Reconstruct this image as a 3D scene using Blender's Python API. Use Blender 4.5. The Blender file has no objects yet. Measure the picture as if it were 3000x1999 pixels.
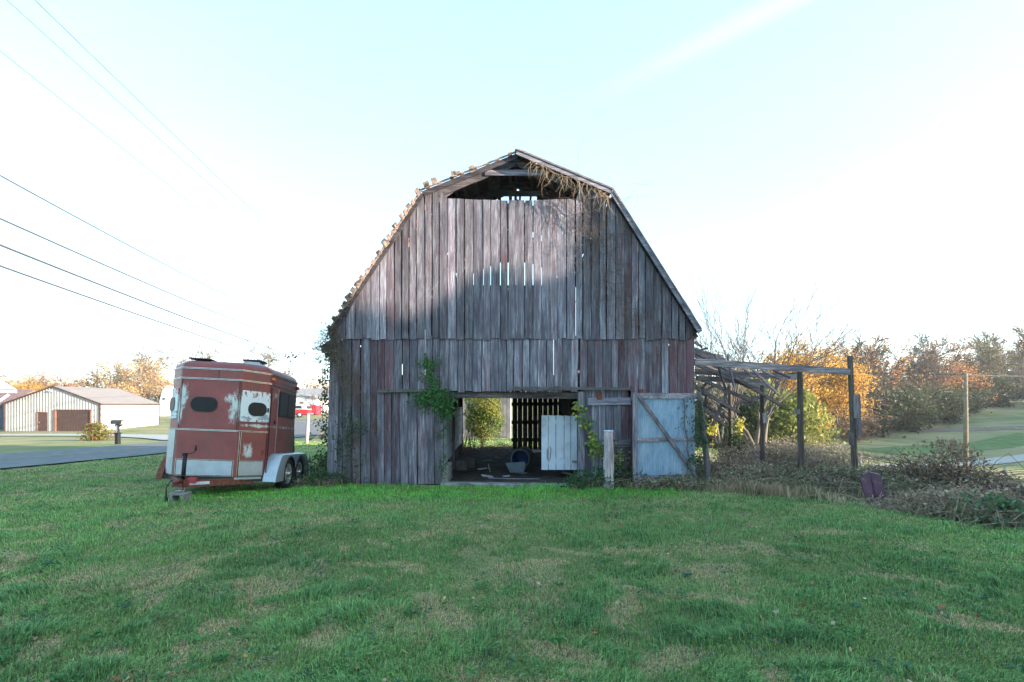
import bpy, math, random
import numpy as np
from mathutils import Vector, Matrix, noise as mnoise
R = math.radians
sc = bpy.context.scene

# ---------------------------------------------------------------- camera, sky, sun, exposure
cam_d = bpy.data.cameras.new("camera")
cam = bpy.data.objects.new("camera", cam_d)
sc.collection.objects.link(cam)
sc.camera = cam
cam.location = (0, 0, 1.6)
cam.rotation_euler = (R(90), 0, 0)
cam_d.sensor_width = 36
cam_d.lens = 18
cam_d.shift_y = 0.0618
cam_d.clip_start = 0.05
cam_d.clip_end = 3000

SUN_EL, SUN_AZ = R(12), math.atan2(0.95, -0.31)      # azimuth from +Y towards +X
SDIR = Vector((math.sin(SUN_AZ)*math.cos(SUN_EL), math.cos(SUN_AZ)*math.cos(SUN_EL), math.sin(SUN_EL)))
w = bpy.data.worlds.new("World"); sc.world = w; w.use_nodes = True
wn, wl = w.node_tree.nodes, w.node_tree.links
wn.clear()
wo = wn.new('ShaderNodeOutputWorld'); bg = wn.new('ShaderNodeBackground')
sky = wn.new('ShaderNodeTexSky'); sky.sky_type = 'NISHITA'; sky.sun_disc = False
sky.sun_elevation = SUN_EL; sky.sun_rotation = SUN_AZ
sky.air_density = 1.0; sky.dust_density = 1.0; sky.ozone_density = 1.0
# thin high cloud veil: whitens the blue a little, softly uneven
tc = wn.new('ShaderNodeTexCoord'); mp = wn.new('ShaderNodeMapping'); mp.inputs['Scale'].default_value = (0.8, 0.8, 2.2)
nz = wn.new('ShaderNodeTexNoise'); nz.inputs['Scale'].default_value = 1.6; nz.inputs['Detail'].default_value = 3
rp = wn.new('ShaderNodeMapRange'); rp.inputs[1].default_value = .35; rp.inputs[2].default_value = .7
rp.inputs[3].default_value = .50; rp.inputs[4].default_value = .66
mx = wn.new('ShaderNodeMix'); mx.data_type = 'RGBA'
mx.inputs[7].default_value = (.68, 1.50, 2.1, 1)
wl.new(tc.outputs['Generated'], mp.inputs[0]); wl.new(mp.outputs[0], nz.inputs['Vector'])
wl.new(nz.outputs['Fac'], rp.inputs[0]); wl.new(rp.outputs[0], mx.inputs[0])
wl.new(sky.outputs[0], mx.inputs[6]); wl.new(mx.outputs[2], bg.inputs[0])
# one faint pale streak mixed into the sky, high on the right
_a, _b = Vector((.60, 1, .82)).normalized(), Vector((.10, 1, .57)).normalized(); _n = _a.cross(_b).normalized()
def wdot(v):
    d = wn.new('ShaderNodeVectorMath'); d.operation = 'DOT_PRODUCT'; wl.new(tc.outputs['Generated'], d.inputs[0]); d.inputs[1].default_value = v; return d.outputs['Value']
def wmath(op, a, b=0.):
    m = wn.new('ShaderNodeMath'); m.operation = op
    for s, v in ((0, a), (1, b)):
        if isinstance(v, (int, float)): m.inputs[s].default_value = v
        else: wl.new(v, m.inputs[s])
    return m.outputs[0]
def wrange(f, a, b, c, d):
    m = wn.new('ShaderNodeMapRange'); m.interpolation_type = 'SMOOTHSTEP'; wl.new(f, m.inputs[0])
    for i, v in enumerate((a, b, c, d)): m.inputs[i+1].default_value = v
    return m.outputs[0]
band = wrange(wmath('ABSOLUTE', wdot(_n)), .0, .026, 1, 0)
along = wrange(wdot((_a-_b).normalized()), -.24, .16, 0, 1)
m2 = wn.new('ShaderNodeMix'); m2.data_type = 'RGBA'; wl.new(wmath('MULTIPLY', wmath('MULTIPLY', band, along), .8), m2.inputs[0])
wl.new(mx.outputs[2], m2.inputs[6]); m2.inputs[7].default_value = (1.05, 1.75, 2.25, 1); wl.new(m2.outputs[2], bg.inputs[0])
bg.inputs[1].default_value = 0.15
wl.new(bg.outputs[0], wo.inputs[0])
sl = bpy.data.lights.new("sun", 'SUN'); sl.energy = 4.0; sl.angle = R(0.5); sl.color = (1.0, 0.84, 0.66)
so = bpy.data.objects.new("sun", sl); sc.collection.objects.link(so)
so.rotation_euler = SDIR.to_track_quat('Z', 'Y').to_euler(); so.location = (60, -30, 40)
sc.view_settings.view_transform = 'Standard'; sc.view_settings.look = 'None'
sc.view_settings.exposure = 2.6; sc.view_settings.gamma = 1.0; sc.view_settings.use_curve_mapping = False
sc.cycles.max_bounces = 6; sc.cycles.transparent_max_bounces = 8
sc.cycles.diffuse_bounces = 3; sc.cycles.glossy_bounces = 3
sc.cycles.use_denoising = True

# ---------------------------------------------------------------- helpers
rng = np.random.default_rng(7)
rnd = random.Random(11)
def W(sx, sy, y):
    """world point seen at photo pixel (3000 wide) at depth y"""
    return Vector(((sx-1500)/1500*y, y, 1.6+(1185-sy)/1500*y))

def tag(o, label=None, cat=None, group=None, kind=None):
    if label: o['label'] = label
    if cat: o['category'] = cat
    if group: o['group'] = group
    if kind: o['kind'] = kind
    return o
def thing(name, label, cat, loc=(0, 0, 0), group=None, matrix=None):
    o = bpy.data.objects.new(name, None); sc.collection.objects.link(o)
    o.empty_display_size = .2
    if matrix is not None:
        o.matrix_world = matrix; o['_l'] = 1
    else:
        o.location = loc
    ORG[o.name] = Vector((0, 0, 0)) if matrix is not None else Vector(loc)
    if '_l' in o: del o['_l']
    return tag(o, label, cat, group)
ORG = {}

class MB:
    def __init__(s): s.v = []; s.f = []; s.c = []; s.col = (1, 1, 1, 0); s.sm = []; s.smooth = False; s.pc = []
    def add(s, vs, fs):
        b = len(s.v); s.pc.append((b, len(s.f))); s.v += [tuple(v) for v in vs]; s.c += [s.col]*len(vs)
        s.f += [tuple(b+i for i in f) for f in fs]; s.sm += [s.smooth]*len(fs)
    def box(s, c, size, rot=None):
        hx, hy, hz = size[0]/2, size[1]/2, size[2]/2
        vs = [Vector((x, y, z)) for x in (-hx, hx) for y in (-hy, hy) for z in (-hz, hz)]
        if rot is not None: vs = [rot @ v for v in vs]
        s.add([v+Vector(c) for v in vs], [(0, 1, 3, 2), (4, 6, 7, 5), (0, 4, 5, 1), (2, 3, 7, 6), (0, 2, 6, 4), (1, 5, 7, 3)])
    def beam(s, a, b, wd, th, up=(0, 0, 1), twist=0.0, taper=1.0):
        """board from a to b: wd along 'up'-ish side, th across"""
        a, b = Vector(a), Vector(b); d = (b-a).normalized(); up = Vector(up)
        if abs(d.dot(up)) > .98: up = Vector((0, 1, 0))
        n = d.cross(up).normalized(); u = n.cross(d).normalized()
        if twist:
            q = Matrix.Rotation(twist, 3, d); n = q @ n; u = q @ u
        vs = []
        for p, k in ((a, 1), (b, taper)):
            for sx, sy in ((-1, -1), (1, -1), (1, 1), (-1, 1)):
                vs.append(p + n*sx*th/2*k + u*sy*wd/2*k)
        s.add(vs, [(3, 2, 1, 0), (4, 5, 6, 7), (0, 1, 5, 4), (1, 2, 6, 5), (2, 3, 7, 6), (3, 0, 4, 7)])
    def tube(s, pts, rad, n=6, caps=True):
        pts = [Vector(p) for p in pts]
        if not hasattr(rad, '__len__'): rad = [rad]*len(pts)
        k = len(pts); vs = []; fs = []
        prev = None
        for i, p in enumerate(pts):
            d = (pts[min(i+1, k-1)]-pts[max(i-1, 0)])
            d = d.normalized() if d.length > 1e-9 else Vector((0, 0, 1))
            if prev is None: prev = d.orthogonal().normalized()
            a = (prev - d*prev.dot(d)); a = a.normalized() if a.length > 1e-6 else d.orthogonal().normalized()
            prev = a; b = d.cross(a)
            for j in range(n):
                t = 2*math.pi*j/n; vs.append(p+(a*math.cos(t)+b*math.sin(t))*rad[i])
        for i in range(k-1):
            for j in range(n):
                fs.append((i*n+j, i*n+(j+1) % n, (i+1)*n+(j+1) % n, (i+1)*n+j))
        if caps:
            fs.append(tuple(range(n-1, -1, -1))); fs.append(tuple(range((k-1)*n, k*n)))
        o = s.smooth; s.smooth = n > 5; s.add(vs, fs); s.smooth = o
    def prism(s, poly, ext, z=None):
        """poly: list of Vectors (planar), ext: Vector"""
        poly = [Vector(p) for p in poly]; ext = Vector(ext); n = len(poly)
        vs = poly+[p+ext for p in poly]
        s.add(vs, [tuple(range(n-1, -1, -1)), tuple(range(n, 2*n))]+[(i, (i+1) % n, n+(i+1) % n, n+i) for i in range(n)])
    def quad(s, *p): s.add(p, [tuple(range(len(p)))])
    def leaf(s, p, d, n, L, wd):
        d = d.normalized(); t = d.cross(n); t = t.normalized() if t.length > 1e-6 else d.orthogonal().normalized()
        s.add([p, p+d*L*.45+t*wd, p+d*L, p+d*L*.45-t*wd], [(0, 1, 2, 3)])
    def build(s, name, mat, parent=None, bevel=0, fixn=True):
        me = bpy.data.meshes.new(name)
        org = Vector((0, 0, 0))
        if parent is not None: org = ORG.get(parent.name, org)
        me.from_pydata([(x-org.x, y-org.y, z-org.z) for x, y, z in s.v], [], s.f)
        me.materials.append(mat)
        ca = me.color_attributes.new('tint', 'FLOAT_COLOR', 'POINT')
        ca.data.foreach_set('color', np.array(s.c, dtype=np.float32).ravel())
        me.polygons.foreach_set('use_smooth', s.sm)
        me.update()
        if fixn:
            import bmesh
            bm = bmesh.new(); bm.from_mesh(me); bmesh.ops.recalc_face_normals(bm, faces=bm.faces); bm.to_mesh(me); bm.free()
        o = bpy.data.objects.new(name, me); sc.collection.objects.link(o)
        if parent is not None:
            o.parent = parent; ORG[o.name] = org
        if bevel:
            m = o.modifiers.new('bevel', 'BEVEL'); m.width = bevel; m.segments = 1; m.limit_method = 'ANGLE'
        return o
    def each(s, name, mat, parent, **k):
        """one object per added piece"""
        ends = s.pc[1:]+[(len(s.v), len(s.f))]; out = []
        for (v0, f0), (v1, f1) in zip(s.pc, ends):
            q = MB(); q.v = s.v[v0:v1]; q.c = s.c[v0:v1]; q.f = [tuple(i-v0 for i in f) for f in s.f[f0:f1]]; q.sm = s.sm[f0:f1]; out.append(q.build(name, mat, parent, **k))
        return out
    def single(s, name, mat, base, label, cat, group=None, kind=None, bevel=0, fixn=True):
        """a thing that is one mesh, origin at its base"""
        b = Vector(base); s.v = [(x-b.x, y-b.y, z-b.z) for x, y, z in s.v]
        o = s.build(name, mat, None, bevel, fixn); o.location = b
        return tag(o, label, cat, group, kind)

def bigmesh(name, co, faces_flat, nper, mat, col=None, smooth=False):
    me = bpy.data.meshes.new(name); nv = len(co)
    nper = np.asarray(nper); nf = len(nper)
    me.vertices.add(nv); me.vertices.foreach_set('co', np.ascontiguousarray(co, dtype=np.float32).ravel())
    me.loops.add(len(faces_flat)); me.loops.foreach_set('vertex_index', np.ascontiguousarray(faces_flat, dtype=np.int32))
    me.polygons.add(nf)
    st = np.concatenate([[0], np.cumsum(nper)[:-1]]).astype(np.int32)
    me.polygons.foreach_set('loop_start', st)
    me.polygons.foreach_set('use_smooth', np.full(nf, smooth))
    me.materials.append(mat); me.update(calc_edges=True)
    if col is not None:
        ca = me.color_attributes.new('tint', 'FLOAT_COLOR', 'POINT')
        ca.data.foreach_set('color', np.ascontiguousarray(col, dtype=np.float32).ravel())
    me.validate()
    return me
def link(name, me, parent=None):
    o = bpy.data.objects.new(name, me); sc.collection.objects.link(o)
    if parent is not None: o.parent = parent; ORG[o.name] = ORG.get(parent.name, Vector((0, 0, 0)))
    return o
def jit(v, a): return Vector((v[0]+rnd.uniform(-a, a), v[1]+rnd.uniform(-a, a), v[2]+rnd.uniform(-a, a)))

# cheap value noise for numpy
_P = rng.random((256, 256))
def vnoise(x, y):
    xi, yi = np.floor(x).astype(int), np.floor(y).astype(int)
    fx, fy = x-xi, y-yi; fx = fx*fx*(3-2*fx); fy = fy*fy*(3-2*fy)
    g = lambda a, b: _P[a % 256, b % 256]
    return (g(xi, yi)*(1-fx)+g(xi+1, yi)*fx)*(1-fy)+(g(xi, yi+1)*(1-fx)+g(xi+1, yi+1)*fx)*fy
def fbm(x, y, o=4):
    r = 0; a = .5; t = 0
    for i in range(o):
        r = r+a*vnoise(x+17.3*i, y+9.1*i); t += a; a *= .5; x = x*2.03; y = y*2.03
    return r/t

# ---------------------------------------------------------------- materials
def mat(name, rough=.8, metal=0.0, spec=.3):
    m = bpy.data.materials.new(name); m.use_nodes = True
    nt = m.node_tree; b = nt.nodes['Principled BSDF']
    b.inputs['Roughness'].default_value = rough; b.inputs['Metallic'].default_value = metal
    b.inputs['Specular IOR Level'].default_value = spec
    return m, nt, b
def N(nt, t, **k):
    n = nt.nodes.new(t)
    for a, v in k.items():
        if a.startswith('i'):
            n.inputs[int(a[1:])].default_value = v
        else: setattr(n, a, v)
    return n
def L(nt, a, b): nt.links.new(a, b)
def coords(nt, scale, kind='Object', off=None):
    t = N(nt, 'ShaderNodeTexCoord'); m = N(nt, 'ShaderNodeMapping'); m.inputs['Scale'].default_value = scale
    L(nt, t.outputs[kind], m.inputs[0])
    if off is not None: L(nt, off, m.inputs['Location'])
    return m.outputs[0]
def noise(nt, vec, scale=1, detail=4, rough=.55):
    n = N(nt, 'ShaderNodeTexNoise'); n.inputs['Scale'].default_value = scale; n.inputs['Detail'].default_value = detail
    n.inputs['Roughness'].default_value = rough; L(nt, vec, n.inputs['Vector']); return n.outputs['Fac']
def ramp(nt, f, pts):
    r = N(nt, 'ShaderNodeValToRGB'); e = r.color_ramp.elements
    while len(e) < len(pts): e.new(.5)
    for i, (p, c) in enumerate(pts):
        e[i].position = p; e[i].color = (*c, 1) if len(c) == 3 else c
    L(nt, f, r.inputs[0]); return r.outputs[0]
def rngn(nt, f, a, b, c=0., d=1.):
    r = N(nt, 'ShaderNodeMapRange'); r.inputs[1].default_value = a; r.inputs[2].default_value = b
    r.inputs[3].default_value = c; r.inputs[4].default_value = d; L(nt, f, r.inputs[0]); return r.outputs[0]
def mixc(nt, f, a, b, mode='MIX'):
    m = N(nt, 'ShaderNodeMix', data_type='RGBA', blend_type=mode)
    for s, v in ((0, f), (6, a), (7, b)):
        if isinstance(v, (int, float)): m.inputs[s].default_value = v
        elif isinstance(v, tuple): m.inputs[s].default_value = (*v, 1) if len(v) == 3 else v
        else: L(nt, v, m.inputs[s])
    return m.outputs[2]
def mathn(nt, op, a, b=0.):
    m = N(nt, 'ShaderNodeMath', operation=op)
    for s, v in ((0, a), (1, b)):
        if isinstance(v, (int, float)): m.inputs[s].default_value = v
        else: L(nt, v, m.inputs[s])
    return m.outputs[0]
def bump(nt, b, f, st=.4, dist=.01):
    n = N(nt, 'ShaderNodeBump'); n.inputs['Strength'].default_value = st; n.inputs['Distance'].default_value = dist
    L(nt, f, n.inputs['Height']); L(nt, n.outputs[0], b.inputs['Normal'])
def simple(name, col, rough=.8, metal=0., var=.25, scale=6., bmp=.15, spec=.3, dirt=None):
    m, nt, b = mat(name, rough, metal, spec)
    v = coords(nt, (scale,)*3); f = noise(nt, v, 1, 6)
    c = mixc(nt, rngn(nt, f, .3, .7), tuple(x*(1-var) for x in col), tuple(min(1, x*(1+var)) for x in col))
    if dirt:
        f2 = noise(nt, coords(nt, (scale*.4,)*3), 1.7, 7, .65)
        c = mixc(nt, rngn(nt, f2, .52, .62), c, dirt)
    L(nt, c, b.inputs['Base Color'])
    if bmp: bump(nt, b, f, bmp, .01)
    return m

def wood(name, axis='z', redness=1.0, dark=1.0, tintm=1.0, moss=0.0):
    """weathered plank wood; 'tint' rgb = board tone, alpha = red paint left on it"""
    m, nt, b = mat(name, .9, 0, .15)
    at = N(nt, 'ShaderNodeAttribute', attribute_name='tint')
    sep = N(nt, 'ShaderNodeSeparateColor'); L(nt, at.outputs['Color'], sep.inputs[0])
    # per-board offset so the grain never runs across boards
    off = N(nt, 'ShaderNodeCombineXYZ')
    o1 = mathn(nt, 'MULTIPLY', sep.outputs[2], 731.0)
    L(nt, o1, off.inputs[0]); L(nt, o1, off.inputs[2]); L(nt, o1, off.inputs[1])
    s = {'z': (1, 1, .028), 'x': (.03, 1, 1), 'y': (1, .03, 1)}[axis]
    g1 = noise(nt, coords(nt, tuple(k*120 for k in s), off=off.outputs[0]), 1, 5, .7)
    g2 = noise(nt, coords(nt, tuple(k*32 for k in s), off=off.outputs[0]), 1, 4, .6)
    blot = noise(nt, coords(nt, tuple(k**.5*7 for k in s), off=off.outputs[0]), 1, 6, .65)
    base = ramp(nt, g1, [(.33, (.042, .041, .054)), (.45, (.19, .183, .226)), (.57, (.365, .355, .41)), (.74, (.62, .60, .64))])
    base = mixc(nt, rngn(nt, g2, .42, .62, 0, .75), base, (.125, .11, .13))
    crack = rngn(nt, g1, .30, .36, 1, 0)
    base = mixc(nt, mathn(nt, 'MULTIPLY', crack, .8), base, (.03, .03, .035))
    stain = rngn(nt, blot, .44, .62, 0, .75)
    base = mixc(nt, stain, base, (.085, .075, .10))
    # leftover red paint
    pn = noise(nt, coords(nt, tuple(k**.6*14 for k in s), off=off.outputs[0]), 1, 7, .7)
    pa = mathn(nt, 'ADD', pn, mathn(nt, 'MULTIPLY', at.outputs['Alpha'], .34))
    pm = rngn(nt, pa, .62, .78, 0, .72*redness)
    base = mixc(nt, pm, base, (.15, .055, .062))
    tone = N(nt, 'ShaderNodeCombineXYZ')
    for i in range(3): L(nt, sep.outputs[0], tone.inputs[i])
    base = mixc(nt, 1.0, base, tone.outputs[0], 'MULTIPLY')
    warm = mixc(nt, sep.outputs[1], base, mixc(nt, 1.0, base, (1.25, 1.0, .72), 'MULTIPLY'))
    if moss:
        mo = noise(nt, coords(nt, (5, 5, 2)), 1, 6, .65)
        warm = mixc(nt, rngn(nt, mo, .5, .62, 0, moss), warm, (.06, .09, .03))
    if dark != 1 or tintm != 1:
        warm = mixc(nt, 1.0, warm, (dark*tintm,)*3, 'MULTIPLY')
    L(nt, warm, b.inputs['Base Color'])
    bump(nt, b, g1, .5, .006)
    return m
WOODZ = wood('weathered_wood_upright'); WOODX = wood('weathered_wood_crosswise', 'x', .3); WOODY = wood('weathered_wood_lengthwise', 'y', .2, .8)
POSTM = wood('old_post_wood', 'z', 0, .75, 1, .6)
def boardcol(red=.3, lo=.7, hi=1.15, warm=0.0):
    return (rnd.uniform(lo, hi), min(1, max(0, warm+rnd.uniform(-.1, .1))), rnd.random(), max(0, min(1, rnd.gauss(red, .22))))

def leafmat(name, trans=.35, rough=.6):
    m, nt, b = mat(name, rough, 0, .25)
    at = N(nt, 'ShaderNodeAttribute', attribute_name='tint')
    L(nt, at.outputs['Color'], b.inputs['Base Color'])
    tr = N(nt, 'ShaderNodeBsdfTranslucent'); L(nt, at.outputs['Color'], tr.inputs[0])
    mxs = N(nt, 'ShaderNodeMixShader'); mxs.inputs[0].default_value = trans
    L(nt, b.outputs[0], mxs.inputs[1]); L(nt, tr.outputs[0], mxs.inputs[2])
    L(nt, mxs.outputs[0], nt.nodes['Material Output'].inputs[0])
    return m
LEAF = leafmat('leaf'); GRASS = leafmat('grass_blade', .25, .7)
BARK = simple('grey_bark', (.10, .08, .065), .95, var=.4, scale=9, bmp=.4)
BARKL = simple('pale_bark', (.13, .105, .085), .95, var=.35, scale=9, bmp=.4)
TWIG = simple('dry_twig', (.13, .095, .07), .9, var=.4, scale=20)
TWIGL = simple('pale_dry_twig', (.24, .185, .13), .9, var=.4, scale=20)
RUST = simple('rusty_steel', (.16, .055, .035), .85, var=.5, scale=14, bmp=.3)
BLACK = simple('black_paint', (.012, .012, .014), .5, var=.3)
RUBBER = simple('rubber', (.022, .021, .021), .85, var=.35, scale=20)
CHROME = simple('bare_steel', (.5, .5, .5), .35, .9, var=.2, scale=12, bmp=.05)
CONC = simple('old_concrete', (.23, .23, .215), .95, var=.35, scale=7, bmp=.5, dirt=(.10, .11, .09))
WHITEP = simple('old_white_paint', (.52, .57, .66), .75, var=.12, scale=3, dirt=(.42, .45, .50))
GLASS, gnt, gb = mat('dark_window_glass', .12, 0, .6); gb.inputs['Base Color'].default_value = (.018, .02, .022, 1); gb.inputs['Roughness'].default_value = .3; gb.inputs['Specular IOR Level'].default_value = .12
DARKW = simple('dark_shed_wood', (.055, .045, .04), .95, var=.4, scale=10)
# ================================================================ terrain
CP = np.array([(0,-6,0),(0,3,0),(-6,3,0),(6,3,0),(-10,-5,0),(10,-5,0),(0,7,0),(6.3,6.3,0),(4,10.3,-.04),(-4,10.4,-.08),(0,10.4,-.08),(-5.5,8.3,0),
 (-4.8,10.7,-.16),(-7,11,-.17),(7.2,10.8,-.12),(6.1,12.4,-.15),(6.2,14.4,-.2),(0,17,-.02),(-3.8,17,-.1),(3.8,17,-.05),(0,22,-.03),(0,30,-.3),(0,60,-.8),
 (-14.4,14.4,-.25),(-12.5,18.5,-.3),(-19.8,19.8,-.35),(-18.8,27.7,-.5),(-20.8,27,-.5),(-26,32,-.62),(-15,42,-.75),(-38,38.7,-.95),(-45,53,-1.2),(-30,53,-1.2),(-18,55,-1.1),(-9,20,-.2),
 (-34,75,-.1),(-30,90,.1),(-28,60,-.6),(-60,60,-1.2),(-70,90,-.6),
 (23.6,34,-2.6),(45,45,-3.35),(32,36,-2.9),(30,47,-3.1),(49,56,-3.3),(56,60,-3.3),(41,65,-2.3),(52.8,72,-1.7),(64,80,-1.0),(74.5,86,.35),(87.7,94,1.3),(104,104,2.6),(118,110,3.5),
 (9,16,-.4),(13,20,-1.0),(9.5,22,-.42),(10,30,-1.0),(18,30,-1.5),(25,50,-2.4),(15,45,-1.5),(28,60,-2.4),(34,72,-2.3),(15,80,-1),
 (0,120,1),(-80,120,0),(80,150,8),(150,150,11),(-150,150,2),(0,400,5),(300,300,14),(-300,300,5),(300,0,0),(-300,0,-2),(0,-100,0),(100,0,-1),(-100,0,-1),(60,20,-3),(40,10,-2.5),
 (16,5,-.9),(9,8,-.3),(12,-10,0),(0,-30,0),(300,900,10),(-300,900,10),(0,900,8),(600,300,10),(-600,300,5),(12,12,-.8)], float)
_D = np.sqrt(((CP[:, None, :2]-CP[None, :, :2])**2).sum(-1)+.5)
_Wt = np.linalg.solve(np.vstack([np.hstack([_D, np.ones((len(CP), 1))]), np.append(np.ones(len(CP)), 0)[None]]), np.append(CP[:, 2], 0))
def gz(x, y):
    x = np.asarray(x, float); y = np.asarray(y, float)
    d = np.sqrt((x[..., None]-CP[:, 0])**2+(y[..., None]-CP[:, 1])**2+.5)
    z = d@_Wt[:-1]+_Wt[-1]
    near = np.clip((30-np.hypot(x, y))/30, 0, 1)
    return z+(fbm(x*.45+3, y*.45, 3)-.5)*.10*near + (fbm(x*.03, y*.03, 3)-.5)*.6*np.clip((np.hypot(x, y)-60)/60, 0, 1)
def g1(x, y): return float(gz(np.array([x]), np.array([y]))[0])

def ground_material():
    m, nt, b = mat('meadow', .95, 0, .1)
    f1 = noise(nt, coords(nt, (.35,)*3), 1, 6, .6); f2 = noise(nt, coords(nt, (.06,)*3), 1, 5, .6)
    f3 = noise(nt, coords(nt, (9,)*3), 1, 8, .75); f4 = noise(nt, coords(nt, (.05, .35, .2)), 1, 5, .6)
    c = ramp(nt, f3, [(.25, (.05, .08, .02)), (.5, (.10, .145, .045)), (.75, (.19, .215, .09))])
    c = mixc(nt, rngn(nt, f1, .46, .64, 0, .8), c, (.27, .235, .13))
    c = mixc(nt, rngn(nt, f2, .38, .56, .15, .75), c, (.25, .22, .12))
    c = mixc(nt, rngn(nt, f4, .48, .64, 0, .7), c, (.31, .27, .15))
    c = mixc(nt, rngn(nt, f3, .2, .42, .7, 0), c, (.08, .07, .04))
    L(nt, c, b.inputs['Base Color']); bump(nt, b, f3, .8, .05)
    return m
GROUND = ground_material()
def axis(lo, hi, n, k):
    t = np.linspace(-1, 1, n); s = np.sinh(t*k)/np.sinh(k)
    return np.where(s < 0, -s*lo, s*hi)
gx = axis(-900, 900, 300, 6.0); gy = np.concatenate([np.linspace(-120, 0, 20)[:-1], np.linspace(0, 24, 110)[:-1], 24+(np.linspace(0, 1, 110)**2.2)*1100])
X, Y = np.meshgrid(gx, gy); Z = gz(X, Y)
def gridmesh(name, X, Y, Z, m):
    h, w_ = X.shape; idx = np.arange(h*w_).reshape(h, w_)
    f = np.stack([idx[:-1, :-1], idx[:-1, 1:], idx[1:, 1:], idx[1:, :-1]], -1).reshape(-1, 4)
    return bigmesh(name, np.stack([X, Y, Z], -1).reshape(-1, 3), f.ravel(), np.full(len(f), 4), m, smooth=True)
tag(link('ground', gridmesh('ground', X, Y, Z, GROUND)), 'sloping meadow of green and straw coloured grass running to the hills', kind='structure')

def strip(name, pts, width, m, lift=.03, n=14, kind='structure', label=None, wob=.0):
    """road-like sheet that follows the terrain"""
    pts = [Vector((p[0], p[1], 0)) for p in pts]
    P = []                                   # catmull-rom
    ext = [pts[0]*2-pts[1]]+pts+[pts[-1]*2-pts[-2]]
    for i in range(1, len(ext)-2):
        for k in range(n):
            t = k/n; a, b_, c, d = ext[i-1:i+3]
            P.append(.5*((2*b_)+(c-a)*t+(2*a-5*b_+4*c-d)*t*t+(3*b_-a-3*c+d)*t**3))
    P.append(pts[-1])
    xs, ys = [], []
    cols = np.linspace(-.5, .5, 9)
    for i, p in enumerate(P):
        d = (P[min(i+1, len(P)-1)]-P[max(i-1, 0)]).normalized(); nn = Vector((d.y, -d.x, 0))
        wv = width*(1+wob*(random.Random(i).random()-.5))
        xs.append([p.x+nn.x*c*wv for c in cols]); ys.append([p.y+nn.y*c*wv for c in cols])
    X, Y = np.array(xs), np.array(ys); Z = gz(X, Y)+lift
    o = link(name, gridmesh(name, X, Y, Z, m)); tag(o, label, kind=kind); return o, P
ASPH = simple('asphalt', (.11, .11, .115), .9, var=.25, scale=3, bmp=.3)
GRAVEL = simple('pale_gravel', (.30, .29, .27), .95, var=.3, scale=8, bmp=.5)
YEL = simple('road_paint', (.30, .25, .12), .8, var=.3, scale=6)
RPTS = [(-19.5, -4), (-18.4, 8), (-17.1, 16), (-16.3, 22), (-16.2, 30), (-16.8, 40), (-19, 50), (-22, 58), (-30, 66), (-45, 70)]
road, RP = strip('road', RPTS, 6.0, ASPH, .05, label='grey two lane country road passing left of the barn')
for sx in (-.09, .09):
    line, _ = strip('road_marking', [(x+sx, y) for x, y in RPTS], .09, YEL, .056, label='double yellow centre line on the grey road')
strip('driveway', [(-19, 31.5), (-24, 36), (-31, 41.5), (-40, 44.5), (-60, 47)], 4.2, GRAVEL, .06, label='pale driveway leading to the metal garage')
strip('lane', [(9, 26.5), (14, 29.5), (23, 34.5), (32, 38.3), (45, 46), (62, 55), (90, 62)], 2.3, GRAVEL, .06, label='pale gravel lane crossing the low field on the right', wob=.1)
tg = simple('tilled_soil', (.17, .13, .10), .95, var=.5, scale=1.6, bmp=.6)
fg = simple('green_crop', (.075, .135, .035), .95, var=.3, scale=1.2, bmp=.4)
strip('field', [(36, 50), (44, 54.5), (54, 59), (66, 64)], 4.5, fg, .045, label='brighter green strip of field behind the gravel lane', wob=.12)
strip('ploughed_strip', [(44, 70), (54, 70.5), (66, 70), (84, 68)], 3.0, tg, .05, label='strip of bare brown soil across the field below the hill', wob=.5)

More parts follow.
